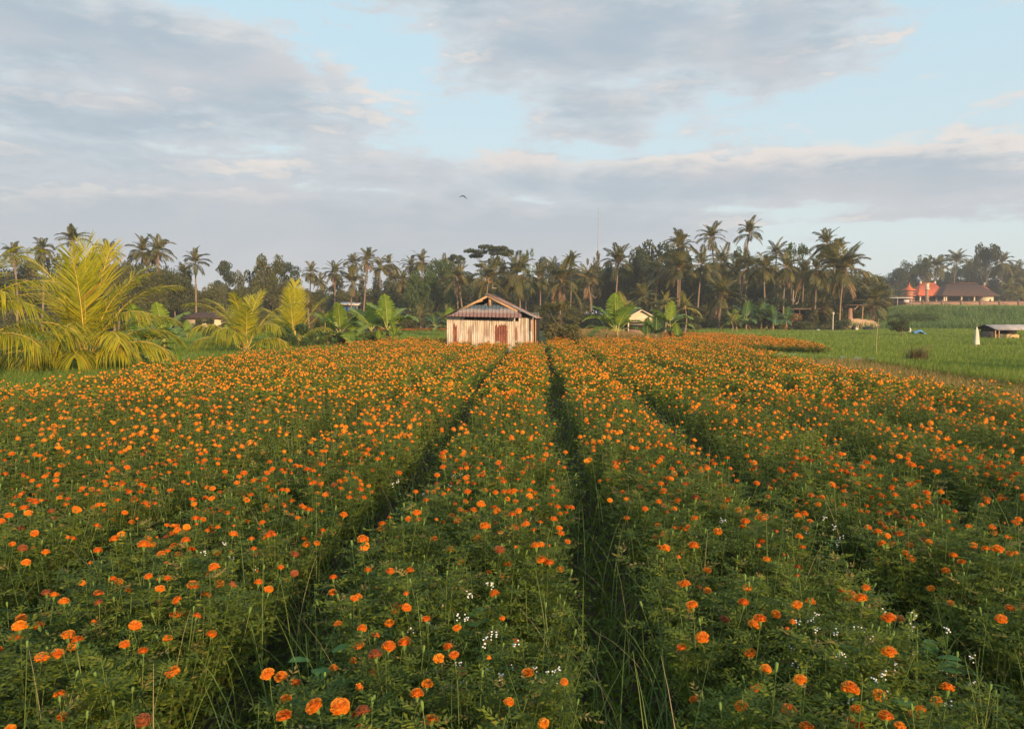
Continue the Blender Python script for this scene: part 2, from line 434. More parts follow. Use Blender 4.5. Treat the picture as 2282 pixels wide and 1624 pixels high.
def marigold_foliage(rng, ns, nl, pairs, ll, lw, H=.58, spread=.27, stems=True):
    g = Geo(); tips = []
    for s in range(ns):
        az = rng.uniform(0, 2 * np.pi); r = spread * math.sqrt(rng.uniform(.02, 1)); h = H * rng.uniform(.72, 1.12) * (1 - .25 * (r / spread) ** 2)
        k = 6; tt = np.linspace(0, 1, k)[:, None]
        base = np.array([rng.normal(0, .03), rng.normal(0, .03), 0])
        end = np.array([r * math.cos(az), r * math.sin(az), h]); mid = base * .5 + end * .5 + np.array([math.cos(az), math.sin(az), 0]) * r * .22
        pts = (1 - tt) ** 2 * base + 2 * tt * (1 - tt) * mid + tt ** 2 * end
        tips.append((pts[-1], unit(pts[-1] - pts[-2])))
        if stems:
            g.tube(pts, np.linspace(.0036, .0017, k), 3, 1, rng.uniform(.2, .8), False)
        # leaves along the stem
        u = np.clip(rng.uniform(.12, .97, nl) ** .7, 0, .96); ub = (u * (k - 1)); i0 = ub.astype(int); fr = (ub - i0)[:, None]
        org = pts[i0] * (1 - fr) + pts[np.minimum(i0 + 1, k - 1)] * fr
        a = rng.uniform(0, 2 * np.pi, nl); up = rng.uniform(.0, .75, nl)
        d = unit(np.stack([np.cos(a), np.sin(a), up], 1)); side = unit(np.cross(d, [0, 0, 1.]))
        LL = rng.uniform(.07, .12, nl)
        v = rng.uniform(.15, .8, nl) ; v[rng.uniform(size=nl) < .06] = .95
        if pairs == 0:
            nn = unit(np.cross(side, d)); sd_ = unit(side * rng.normal(0, 1, (nl, 1)) + nn * rng.normal(0, 1, (nl, 1)))
            g.leaves(org, d, sd_, LL * 1.1, lw, 0, v, droop=.15)
            continue
        fr2 = np.linspace(.2, 1, pairs)
        for q, f in enumerate(fr2):
            b = org + d * (LL * f)[:, None] + np.array([0, 0, -.25]) * (LL * f * f)[:, None]
            for sg in ((-1, 1) if q < pairs - 1 else (-.15, .15)):
                dd = unit(d * .75 + side * sg + np.array([0, 0, .05]) + rng.normal(0, .18, (nl, 3)))
                n_ = unit(np.cross(dd, unit(np.cross(side, d)) + rng.normal(0, .35, (nl, 3))))
                g.leaves(b, dd, n_, ll * (1 - .35 * abs(f - .5)), lw, 0, v, droop=rng.uniform(0, .3))
    return g, tips


def marigold_head(rng, R0=.027, rings=7, dens=1.0, core=True):
    g = Geo()
    if core:
        th = np.linspace(0, 2 * np.pi, 8, endpoint=False); V = []; 
        for ph in (.25, .9, 1.5, 2.0):
            V += [(math.sin(ph) * math.cos(a) * R0 * .80, math.sin(ph) * math.sin(a) * R0 * .80, math.cos(ph) * R0 * .55) for a in th]
        F = [(i * 8 + j, i * 8 + (j + 1) % 8, (i + 1) * 8 + (j + 1) % 8, (i + 1) * 8 + j) for i in range(3) for j in range(8)]
        g.add(V, F, 0, .12); g.add(V[:8], [tuple(range(8))], 0, .2)
        g.tube([(0, 0, -R0 * 1.25), (0, 0, -R0 * .7), (0, 0, -R0 * .15)], [R0 * .14, R0 * .34, R0 * .42], 6, 1, .5, False)
    for i in range(rings):
        ph = .12 + i * (1.78 / (rings - 1)); n = max(3, int((3 + 15 * math.sin(min(ph, 1.6))) * dens))
        a = np.arange(n) * 2 * np.pi / n + rng.uniform(0, 6) + rng.normal(0, .12, n); p = ph + rng.normal(0, .09, n)
        rad = R0 * rng.uniform(.86, 1.12, n)
        er = np.stack([np.sin(p) * np.cos(a), np.sin(p) * np.sin(a), np.cos(p) * .68], 1)
        et = np.stack([-np.sin(a), np.cos(a), 0 * a], 1); en = unit(np.cross(et, er))   # towards top
        tip = er * rad[:, None]; w = R0 * rng.uniform(.2, .32, n)
        out = unit(er * .55 + np.stack([np.cos(a), np.sin(a), -.1 + 0 * a], 1) * .5 + rng.normal(0, .2, (n, 3)))
        b = tip - out * R0 * .42
        V = np.stack([b - et * w[:, None] * .5, b + et * w[:, None] * .5, tip + et * w[:, None] + en * R0 * rng.normal(0, .09, (n, 1)), tip + er * R0 * .06 , tip - et * w[:, None] + en * R0 * rng.normal(0, .09, (n, 1))], 1)
        o = np.arange(n)[:, None] * 5
        vv = np.tile(np.array([.1, .1, .75, .9, .75]), (n, 1)) + rng.normal(0, .1, (n, 1)) - .15 * (i < 2)
        b0 = g.n
        g.add(V.reshape(-1, 3), o + np.array([0, 1, 3, 4]), 0, np.clip(vv, 0, 1).ravel())
        g.F.append(b0 + o + np.array([1, 2, 3])); g.M.append(np.zeros(n, int))
    return g


def low_head(rng, seg, R0=.028):
    g = Geo(); ph = np.linspace(.0, 2.1, seg[1] + 1); th = np.linspace(0, 2 * np.pi, seg[0], endpoint=False)
    P_, T_ = np.meshgrid(ph, th, indexing='ij'); r = R0 * rng.uniform(.82, 1.15, P_.shape)
    V = np.stack([np.sin(P_) * np.cos(T_) * r, np.sin(P_) * np.sin(T_) * r, np.cos(P_) * r * .7], -1).reshape(-1, 3)
    n = seg[0]; F = [(i * n + j, i * n + (j + 1) % n, (i + 1) * n + (j + 1) % n, (i + 1) * n + j) for i in range(seg[1]) for j in range(n)]
    return g.add(V, F, 1, rng.uniform(.1, .9, len(V)))


def bud(rng):
    return Geo().tube([(0, 0, -.006), (0, 0, .004), (0, 0, .018), (0, 0, .024)], [.0025, .0055, .006, .004], 5, 0, .6, True)


rg = np.random.default_rng(11)
near_fol = []; near_tips = []
for i in range(9):
    g, tips = marigold_foliage(rg, 11, 19, 5, .033, .0048, spread=.25)
    near_fol.append(g.mesh('foliage', [M_['mari'], M_['stem']])); near_tips.append(tips)
near_heads = [marigold_head(rg, .027 * s, 7, 1).mesh('flower_head', [M_['petal'], M_['core']]) for s in (1, 1.04, .97, 1.0)]
half_heads = [marigold_head(rg, .016, 4, .6).mesh('flower_head', [M_['petal'], M_['core']]) for _ in range(2)]
bud_me = bud(rg).mesh('bud', [M_['core']])
mid_fol = [marigold_foliage(rg, 8, 16, 2, .046, .0095, spread=.25) for _ in range(6)]
far_fol = [marigold_foliage(rg, 7, 15, 0, .04, .016, stems=True) for _ in range(6)]
mid_head = [marigold_head(rg, .028, 4, .55, False) for _ in range(3)]
for h in mid_head:
    h.merge(low_head(rg, (7, 3), .024), mat=0, att=-.2)
    h.M = [np.ones(len(m), int) for m in h.M]
far_head = [low_head(rg, (5, 2), .026) for _ in range(4)]
vfar_head = [low_head(rg, (4, 2), .027) for _ in range(3)]


def clump(x, y, s=1.0):   # smooth pseudo-noise 0..1
    return .5 + .5 * np.sin(x * 1.9 * s + 1.3 * np.sin(y * 1.1 * s + .7)) * np.sin(y * 1.45 * s + 1.7 * np.sin(x * .9 * s + 2.1))


# jittered plant positions on the beds
def plant_spots():
    out = []
    for k in range(-8, 7):
        tc = T0 + (k + .5) * PITCH_ROW
        for row in (-.415, -.14, .14, .415):
            y = 1.5 + rg.uniform(0, .3)
            while y < 46:
                out.append((tc + .06 * math.sin(y * .45 + k * 1.7) + .03 * math.sin(y * 1.3 + k) + (rg.choice([-.3, .3]) if rg.uniform() < .05 else 0) + row * (1.0 if k in (-1, 0, -2) else 1.03) + rg.normal(0, .04), y + rg.normal(0, .05), k, row))
                y += .40 if y > 9 else .34
    a = np.array(out); X = a[:, 0] + SL * a[:, 1]; Y = a[:, 1]
    ok = (X > left_edge(Y)) & (X < right_edge(Y)) & (np.abs(X) < .76 * Y + 1.2) & (Y > 1.9)
    # the back edge stops short of the tin shed, then runs on beside it
    shed = (X > -3.7) & (X < 1.9) & (Y > 36.6)
    ok &= ~shed
    ok &= ~((X > 1.2) & (X < 3.8) & (Y > 41))
    ok &= ~((X < -3.5) & (Y > 42.5))
    return X[ok], Y[ok], a[ok, 2], a[ok, 3]


PX, PY, PK, PR = plant_spots()
order = np.argsort(PY); PX, PY, PK, PR = PX[order], PY[order], PK[order], PR[order]
NEAR = 300
vis = np.abs(PX) < .70 * PY + .45
idx_near = np.where(vis)[0][:NEAR]
near_mask = np.zeros(len(PX), bool); near_mask[idx_near] = True
bed_names = {-1: 'bed between the dark furrows', 0: 'bed right of central furrow', -2: 'bed left of left furrow', 1: 'second bed right of centre',
             -3: 'second bed left of centre', 2: 'third bed right of centre', -4: 'third bed left of centre', 3: 'beds at right edge', -5: 'beds at left edge'}
USED = {}
YN = float(PY[idx_near].max())
words = ['no', 'one', 'two', 'three', 'four', 'five', 'six', 'seven', 'eight', 'nine', 'ten']
bare = lambda x, y: (x > .2 + SL * y and y < 4.6 and rg.uniform() < .55)
for i in idx_near:
    x, y, k = PX[i], PY[i], int(PK[i]); vi = int(rg.integers(9)); z = float(soil_z(np.array(x), np.array(y)))
    sc = rg.uniform(.88, 1.16); c = float(.6 * clump(x, y, 1.1) + .4 * clump(x, y, 3.1))
    nh = int(np.clip(rg.poisson((1.8 + 7.4 * c) * (0.66 + .34 * smooth(np.array(y), 3.2, 6.5))), 0, 9))
    if bare(x, y): nh = min(nh, 1)
    kk = max(-5, min(3, k))
    dist = ['first', 'second', 'third', 'fourth', 'fifth', 'sixth', 'seventh', 'eighth', 'ninth', 'tenth', 'eleventh', 'twelfth', 'thirteenth', 'fourteenth', 'fifteenth', 'sixteenth', 'seventeenth'][int(np.clip((y - 1.9) / .42, 0, 16))] + ' tier from below'
    across = {-.415: 'left edge', -.14: 'left half', .14: 'right half', .415: 'right edge'}[float(PR[i])]
    fl = 'one bloom' if nh == 1 else ('no open bloom' if nh == 0 else words[nh] + ' blooms')
    lab = 'marigold with %s, %s, %s, %s' % (fl, dist, across, bed_names[kk])
    lab = lab.replace(' from below', ' up')
    USED[lab] = USED.get(lab, 0) + 1
    if USED[lab] > 1: lab = ('farther ' if USED[lab] == 2 else 'farthest ') + lab
    assert len(lab.split()) <= 16, lab
    root = thing('marigold_plant', lab, 'marigold', (x, y, z), rg.uniform(0, 6.28), 'leafy marigold plants of the near beds', sc)
    link('foliage', near_fol[vi], root)
    tips = near_tips[vi]; pick = rg.permutation(len(tips))
    for q in range(min(nh, len(tips))):
        p, d = tips[pick[q]]
        small = rg.uniform() < .14
        sc0 = 1.12; me = half_heads[int(rg.integers(2))] if small else near_heads[int(rg.integers(4))]
        dd = unit(d * .5 + np.array([0, 0, .8]) + rg.normal(0, .22, 3)); sc2 = rg.uniform(.62, 1.0)
        rot = Vector(dd).to_track_quat('Z', 'Y').to_euler()
        link('flower_head', me, root, p + dd * .03 * sc2, rot, sc2)
    for q in range(nh, min(len(tips), nh + 3)):
        p, d = tips[pick[q]]
        link('bud', bud_me, root, p, Vector(d).to_track_quat('Z', 'Y').to_euler(), rg.uniform(.7, 1.1))


def bake_field(name, X, Y, label, near_y=13, vfar=26, flow=1.0):
    g = Geo(); N = len(X); Z = soil_z(X, Y) if name != 'x' else 0 * X
    Z = np.maximum(Z, 0)
    lod = np.where(Y < near_y, 0, np.where(Y < vfar, 1, 2))
    var = rg.integers(0, 6, N); rz = rg.uniform(0, 6.28, N); sc = rg.uniform(.86, 1.2, N)
    c = .6 * clump(X, Y, .8) + .4 * clump(X, Y, 2.6); bed = rg.uniform(-.2, .2, N)
    heads = {0: [], 1: [], 2: []}
    for L in (0, 1, 2):
        fol = mid_fol if L == 0 else far_fol
        for v in range(6):
            m = (lod == L) & (var == v)
            if not m.any(): continue
            gg, tips = fol[v]
            Ms = rotz(rz[m]) * sc[m][:, None, None]; off = np.stack([X[m], Y[m], Z[m]], 1)
            t = Geo(); t.merge(gg); t.M = [np.where(mm == 1, 2, 0) for mm in t.M]
            g.inst(t, Ms, off, rg.uniform(-.18, .18, m.sum()))
            tp = np.array([p for p, d in tips])
            cc = c[m]
            for rep in range(2 if L else 1):
                pr = np.clip((.05 + .95 * cc) * flow * (1.22 if L else .92), 0, 1)
                for q in range(len(tp)):
                    on = rg.uniform(size=m.sum()) < pr * (1 if rep == 0 else .55)
                    jit = rg.normal(0, .012 if rep == 0 else .06, (on.sum(), 3)) * np.array([1, 1, .3])
                    heads[L].append(np.einsum('nij,j->ni', Ms[on], tp[q] + np.array([0, 0, .02])) + off[on] + jit)
    for L, hs in heads.items():
        if not hs: continue
        H = np.concatenate(hs); tpl = (mid_head, far_head, vfar_head)[L]; kind = rg.integers(0, len(tpl), len(H))
        for q, h in enumerate(tpl):
            m = kind == q; n = m.sum()
            d = np.stack([rg.normal(0, .3, n), rg.normal(-.15, .3, n), np.ones(n)], 1)
            g.inst(h, rotaxis(d) * rg.uniform(.5, 1.2, n)[:, None, None], H[m], rg.uniform(-.3, .3, n))
    o = link(name, g.mesh(name, [M_['mari'], M_['petal'], M_['stem']]))
    return tag(o, label, 'marigold field', kind='stuff')


far = ~near_mask
bake_field('marigold_field', PX[far], PY[far], 'dense rows of orange marigolds filling the field up to the tin shed')
# the second patch that runs on behind the rice wedge on the right
poly = [(1470, 752, 46), (1842, 768, 35), (1800, 757, 42), (1700, 746, 52), (1607, 739.5, 60), (1480, 738, 63)]
pp = np.array([[(a - 1140.5) / 1653 * d, d] for a, b, d in poly])
def inside(px, py, poly_):
    r = np.zeros(len(px), bool); j = len(poly_) - 1
    for i in range(len(poly_)):
        xi, yi = poly_[i]; xj, yj = poly_[j]
        c = ((yi > py) != (yj > py)) & (px < (xj - xi) * (py - yi) / (yj - yi + 1e-9) + xi); r ^= c; j = i
    return r
qx = rg.uniform(7, 24, 9000); qy = rg.uniform(34, 66, 9000); m = inside(qx, qy, pp); qx, qy = qx[m][:1500], qy[m][:1500]
bake_field('marigold_patch', qx, qy, 'low second patch of orange marigolds behind the rice on the right', 5, 6, 1.1)
# thin strip of marigolds far behind the left rice, under the trees
sx_ = rg.uniform(-14, -6.5, 170); sy_ = 78 + rg.normal(0, .6, 170)
bake_field('marigold_strip', sx_, sy_, 'thin strip of orange marigolds beyond the green rice left of the shed', 5, 6, 1.2)


# ------------------------------------------------------------------ grasses
def blades(rng, X, Y, Z, H, wdt, bend, mat=0, segs=2):
    N = len(X); g = Geo(); a = rng.uniform(0, 2 * np.pi, N); fa = rng.uniform(0, 2 * np.pi, N)
    d = np.stack([np.cos(a), np.sin(a), 0 * a], 1); sd_ = np.stack([-np.sin(fa), np.cos(fa), 0 * a], 1)
    b = np.stack([X, Y, Z], 1); H = H[:, None]; bend = bend[:, None]; w = np.broadcast_to(wdt, N)[:, None]
    m1 = b + np.array([0, 0, 1]) * H * .55 + d * bend * H * .22; tip = b + np.array([0, 0, 1]) * H * (1 - .3 * bend) + d * bend * H * .8
    V = np.stack([b - sd_ * w * .6, b + sd_ * w * .6, m1 + sd_ * w * .8, m1 - sd_ * w * .8, tip], 1).reshape(-1, 3); o = np.arange(N)[:, None] * 5
    v = rng.uniform(0, .8, N); v[rng.uniform(size=N) < .05] = .95
    g.add(V, o + np.array([0, 1, 2, 3]), mat, np.repeat(v, 5)); g.F.append(o + np.array([3, 2, 4])); g.M.append(np.full(N, mat)); return g


def scatter(rng, n, x0, x1, y0, y1, test, power=1.6):
    """denser near the camera"""
    u = rng.uniform(0, 1, n); Y = y0 * (y1 / y0) ** (u ** .8); X = rng.uniform(x0, x1, n) * (Y / y1 if power else 1) if False else rng.uniform(-1, 1, n) * .78 * Y + 0
    m = (X > x0) & (X < x1) & test(X, Y); return X[m], Y[m]


rr = np.random.default_rng(5)
X, Y = scatter(rr, 420000, -60, -1.5, 14, 84, lambda X, Y: ((X < left_edge(Y) - .5) & (Y < 46)) | ((Y >= 44) & (Y < 76) & ~((Y > 44) & (Y < 60) & (X > -5.0))))
hv = (.46 + .08 * np.sin(X * .23) * np.sin(Y * .31)) * smooth(np.hypot(X + 14.7, Y - 25.5), .5, 1.8)
g = blades(rr, X, Y, terrain(X, Y), np.maximum(hv, .04) * rr.uniform(.75, 1.1, len(X)), .004 + .00028 * Y, rr.uniform(.1, .5, len(X)))
tag(link('rice_paddy', g.mesh('rice_paddy', [M_['rice']])), 'green young rice growing on the left behind the palms', 'rice', kind='stuff')
inp2 = lambda X, Y: ~inside(X, Y, pp)
X, Y = scatter(rr, 520000, 10, 80, 13, 96, lambda X, Y: (X > right_edge(Y) + 1.2 + 3.2 * (Y < 31)) & inp2(X, Y) & ((Y < 58) | (X > 20)) & ~((Y > 60) & (Y < 62.5)) & (X / Y < .72))
hv = .44 + .08 * np.sin(X * .2 + .4) * np.sin(Y * .27) - .12 * ((Y > 34) & (Y < 47)) + .05 * (Y < 30)
bund = (np.abs(Y - 34 - X * .06) < .35) | (np.abs(Y - 47 + X * .03) < .45) | (np.abs(X - 27 - .1 * Y) < .3); keep = ~bund | (rr.uniform(size=len(X)) < .25); X, Y, hv = X[keep], Y[keep], hv[keep]
g = blades(rr, X, Y, terrain(X, Y), hv * rr.uniform(.75, 1.1, len(X)), .004 + .00028 * Y, rr.uniform(.1, .5, len(X)))
tag(link('rice_paddy', g.mesh('rice_paddy', [M_['rice']])), 'bright green rice on the right beyond the marigold beds', 'rice', kind='stuff')
# tall grass bank and terraces at right
X = rr.uniform(36, 100, 60000); Y = rr.uniform(92, 122, 60000); m = (X / Y > .455) & (X / Y < .74); X, Y = X[m], Y[m]
g = blades(rr, X, Y, terrain(X, Y), rr.uniform(.6, 1.5, len(X)) * (.8 + .5 * clump(X, Y, .3)), .045, rr.uniform(.1, .7, len(X)))
tag(link('tall_grass', g.mesh('tall_grass', [M_['tallgrass']])), 'tall green grass covering the bank below the walled compound', 'tall grass', kind='stuff')
X = rr.uniform(50, 140, 30000); Y = rr.uniform(120, 172, 30000); m = (X / Y > .46) & (X / Y < .74) & (np.abs(Y - 140) > 1.2); X, Y = X[m], Y[m]
g = blades(rr, X, Y, terrain(X, Y), rr.uniform(.25, .6, len(X)), .06, rr.uniform(.1, .5, len(X)))
tag(link('terrace_rice', g.mesh('terrace_rice', [M_['rice']])), 'strips of dark green crop on the terrace below the compound wall', 'terrace crop', kind='stuff')
# dry grass: right of the shed, strip at the right edge of the marigolds, field verge
def dry(name, n, fx, label, h=(.35, .8), w=.012, mt='dry'):
    X, Y = fx(n); g = blades(rr, X, Y, terrain(X, Y), rr.uniform(*h, len(X)), w, rr.uniform(.2, .8, len(X)))
    tag(link(name, g.mesh(name, [M_[mt]])), label, 'dry grass', kind='stuff')
dry('dry_grass', 30000, lambda n: (lambda Y: (rr.uniform(1.9 + (Y - 40) * .06, 9.5, n) , Y))(rr.uniform(41, 72, n)), 'tan dry grass right of the shed around the banana plants', (.45, 1.0), .02)
dry('verge_tufts', 9000, lambda n: (lambda Y: (right_edge(Y) + .5 + rr.uniform(0, 1, n) ** 2 * 4.6, Y))(rr.uniform(9, 34, n)), 'dark green rough tufts on the verge right of the marigolds', (.12, .38), .012, 'grass')
dry('verge_grass', 16000, lambda n: (lambda Y: (right_edge(Y) + .9 + rr.uniform(0, 4.2, n) * (Y < 40), Y))(rr.uniform(11, 31, n)), 'dry tan grass strip between the marigolds and the rice on the right', (.15, .45), .008)
dry('yard_grass', 12000, lambda n: (rr.uniform(18, 46, n), rr.uniform(88, 93, n)), 'short rough grass in front of the sandy wall', (.1, .3), .03, 'tallgrass')

# weedy grass between the near plants
n = 5200; Y = rr.uniform(1.9, 12, n); X = rr.uniform(-.76, .76, n) * Y; N0 = len(X)
g = Geo()
for x, y in zip(X, Y):
    a = rr.uniform(0, 6.28); L = rr.uniform(.3, .85); b = rr.uniform(.15, 1.0); t = np.linspace(0, 1, 6)
    th = t * b * 1.5; rad = L * np.stack([np.cumsum(np.sin(th)) / 6 * math.cos(a), np.cumsum(np.sin(th)) / 6 * math.sin(a), np.cumsum(np.cos(th)) / 6], 1)
    g.ribbon(rad + [x, y, .08], .0030 * (1.05 - t) + .0005, (-math.sin(a), math.cos(a), 0), 0, float(rr.choice([.15, .35, .6, .95], p=[.35, .3, .27, .08])))
tag(link('weedy_grass', g.mesh('weedy_grass', [M_['grass']])), 'thin arching grass blades growing among the nearest marigolds', 'weeds', kind='stuff')
# low creeping undergrowth that covers the furrow bottoms
n = 110000; Y = 1.9 * (26 / 1.9) ** (rr.uniform(0, 1, n) ** .75); X = rr.uniform(-.78, .78, n) * Y
m = (X > left_edge(Y)) & (X < right_edge(Y)); X, Y = X[m], Y[m]; n = len(X)
t = X - SL * Y; a = rr.uniform(0, 6.28, n); d = unit(np.stack([np.cos(a), np.sin(a), rr.uniform(.1, 1.2, n)], 1)); s2 = unit(np.cross(d, rr.normal(0, 1, (n, 3))))
g = Geo().leaves(np.stack([X, Y, soil_z(X, Y) + rr.uniform(0, .26, n) * (.7 + .3 * bed_h(t))], 1), d, s2, rr.uniform(.03, .08, n) * (1 + Y * .05), rr.uniform(.004, .010, n) * (1 + Y * .08), 0, rr.uniform(0, .7, n))
tag(link('undergrowth', g.mesh('undergrowth', [M_['mari']])), 'low creeping leaves on the soil and in the furrows', 'weeds', kind='stuff')

# small white flowered weeds standing in the near beds: (pixel x, pixel y of the flowers, label)
def white_weed(rng, n_, r=.16, h=.62):
    st = Geo(); tips = []
    for q in range(n_):
        a = rng.uniform(0, 6.28); e = np.array([r * rng.uniform(.2, 1) * math.cos(a), r * rng.uniform(.2, 1) * math.sin(a), h * rng.uniform(.75, 1.05)])
        st.tube([(0, 0, 0), e * [.4, .4, .6], e], [.003, .002, .0015], 3, 0, .4, False)
        nl = 5; b = np.outer(rng.uniform(.3, .85, nl), e); aa = rng.uniform(0, 6.28, nl); d = np.stack([np.cos(aa), np.sin(aa), .3 + 0 * aa], 1)
        st.leaves(b, unit(d), unit(np.cross(d, [0, 0, 1.])), .05, .014, 0, .5, droop=.2); tips.append(e)
    return st.mesh('stalks', [M_['weed']]), tips
fcl = []
for q in range(3):
    fl = Geo()
    for c in range(6): fl.merge(low_head(rr, (5, 2), .0048), off=rr.normal(0, .008, 3), mat=0)
    fcl.append(fl.mesh('flower_cluster', [M_['white_fl']]))
ww = [white_weed(rr, k) for k in (3, 4, 6)]
white_spots = [(1008, 1330, 'white weed flowers in a loose cluster beside an orange bloom, centre bed'), (1050, 1300, 'topmost white weed sprig in the centre bed'),
 (985, 1365, 'white weed flowers left of the centre bed cluster'), (1075, 1440, 'lower white weed with tiny blossoms in the centre bed'), (1130, 1425, 'small white blossoms right of the lower centre weed'),
 (1165, 1480, 'tiny white weed flowers low in the centre bed'), (1860, 1375, 'white weed sprig highest in the right hand white patch'), (1900, 1410, 'dense white weed flowers in the right hand patch'),
 (1935, 1440, 'white weed flowers on the right side of the right hand patch'), (1880, 1475, 'lower white weed flowers of the right hand patch'), (1960, 1370, 'white blossoms beside an orange bloom pair, right bed'),
 (2110, 1425, 'white weed flowers at the edge of the dark furrow, far right'), (1800, 1420, 'white weed left of the right hand patch'), (1850, 1165, 'small white weed in mid field right of centre'),
 (1590, 1160, 'white weed flowers beside the right dark furrow in mid field'), (905, 1075, 'white weed at the left dark furrow in mid field'), (1030, 1060, 'pale weed flowers in the middle bed of mid field'),
 (510, 1225, 'small white weed by orange blooms on the left'), (590, 1640, 'white weed flowers at the lower edge left of centre'), (2020, 1510, 'tiny white weed flowers low on the right')]
for px, py, lab in white_spots:
    D = 1.42 * 1653 / (py - 700) * .98; p = P(px, py, D); st, tips = ww[int(rr.integers(3))]
    r = thing('white_flowered_weed', lab, 'weed', (p.x, p.y, 0.05), rr.uniform(0, 6), 'white flowered weeds among the marigolds', (p.z - .05) / .6)
    link('stalks', st, r)
    for e in tips: link('flower_cluster', fcl[int(rr.integers(3))], r, e, (0, 0, rr.uniform(0, 6)))
def broad_weed(rng):
    g = Geo(); n_ = 16; a = rng.uniform(0, 6.28, n_); z = rng.uniform(.15, .5, n_); b = np.stack([.05 * np.cos(a), .05 * np.sin(a), z], 1)
    d = unit(np.stack([np.cos(a), np.sin(a), .5 + 0 * a], 1)); g.leaves(b, d, unit(np.cross(d, [0, 0, 1.])), .11, .032, 0, rng.uniform(.3, .9, n_), droop=.3, segs=2)
    g.tube([(0, 0, 0), (.01, 0, .3), (0, .01, .52)], [.005, .004, .002], 4, 0, .4); return g.mesh('broadleaf_weed', [M_['weed']])
for px, py, lab in [(1035, 1395, 'bright green broadleaf weed below the white flowers in the centre bed'), (1890, 1470, 'bright green broadleaf weed in the right hand white patch'),
                    (715, 1500, 'pale green weed sprout at the lower left furrow'), (1960, 1590, 'green broadleaf weed at the lower right'), (280, 1540, 'bluish green weed in the lower left bed'), (2060, 1500, 'leafy weed beside the lower right furrow')]:
    D = 1.55 * 1653 / (py - 700); p = P(px, py, D)
    tag(link('broadleaf_weed', broad_weed(rr), None, (p.x, p.y, .1), (0, 0, rr.uniform(0, 6))), lab, 'weed', 'broadleaf weeds among the marigolds')
#PART2
# ------------------------------------------------------------------ palms
def frond(rng, L, th0, bend, npair, ll, lw, droop=.25, segs=1, vee=.3, rad=.03, start=.14, curl=1.4, mats=None, name='frond', sidebend=0.0, jit=.07):
    k = 12; t = np.linspace(0, 1, k); ang = th0 - bend * t ** curl; st = L / (k - 1)
    x = np.concatenate([[0], np.cumsum(np.cos(ang[:-1]) * st)]); z = np.concatenate([[0], np.cumsum(np.sin(ang[:-1]) * st)])
    y = sidebend * L * t ** 2
    pts = np.stack([x, y, z], 1); g = Geo()
    g.tube(pts, np.linspace(rad, rad * .22, k), 4, 1, .5)
    u = np.linspace(start, .985, npair); f = u * (k - 1); i0 = np.minimum(f.astype(int), k - 2); fr = (f - i0)[:, None]
    org = pts[i0] * (1 - fr) + pts[i0 + 1] * fr; T = unit(pts[i0 + 1] - pts[i0]); Sd = unit(np.cross(T, np.array([0, 0, 1.]) + T * .01) * -1)
    bad = np.abs(T[:, 2]) > .98
    Sd[bad] = np.array([0, 1., 0]); Nn = unit(np.cross(T, Sd)); Nn *= np.where(Nn[:, 2:3] < 0, -1, 1) if th0 < 1.4 else 1
    prof = np.clip(np.sin(np.pi * (.12 + .80 * u)), .05, 1) ** .6
    fwd = (.45 + .75 * u)[:, None]
    for sg in (-1, 1):
        d = unit(Sd * sg * (1.0 - .35 * u[:, None]) + T * fwd + Nn * vee * (1 - u[:, None]) + rng.normal(0, jit, (npair, 3)))
        s_ = unit(np.cross(d, Nn) + rng.normal(0, .25, (npair, 3)))
        v = np.clip(rng.normal(.42, .18, npair), 0, .85); v[rng.uniform(size=npair) < .05] = .95
        g.leaves(org, d, s_, ll * prof * rng.uniform(.88, 1.08, npair), lw, 0, v, droop * rng.uniform(.6, 1.5, npair), segs)
    return g.mesh(name, mats)


pr = np.random.default_rng(21)
def frond_set(mats, L=1.0, npair=34, ll=.28, lw=.0155, n=2, dead=None):
    cls = {}
    for nm, th, bend, dr in (('up', 80, 45, .15), ('hi', 58, 75, .22), ('mid', 34, 85, .35), ('low', 8, 70, .5), ('hang', -28, 48, .55)):
        cls[nm] = [frond(pr, L * pr.uniform(.92, 1.05), R(th + pr.uniform(-5, 5)), R(bend + pr.uniform(-10, 10)), npair, ll, lw, dr, 1, rad=.012, mats=mats, sidebend=pr.uniform(-.08, .08)) for _ in range(n)]
    cls['dead'] = [frond(pr, L * .85, R(-62), R(25), npair - 8, ll * .8, lw * .8, .7, 1, rad=.010, mats=dead, name='dead_frond')]
    return cls
FS = {'far': frond_set([M_['palm'], M_['rachis']], n=3, dead=[M_['palm_dead'], M_['rachis']]),
      'light': frond_set([M_['palm_l'], M_['rachis_y']], n=2, dead=[M_['palm_dead'], M_['rachis']])}
nut_me = low_head(pr, (7, 4), .17); nut_me.V = [v * np.array([1, 1, 1.4]) for v in nut_me.V]; nut_me.M = [np.zeros(len(m), int) for m in nut_me.M]; nut_me = nut_me.mesh('coconut', [M_['nut']])


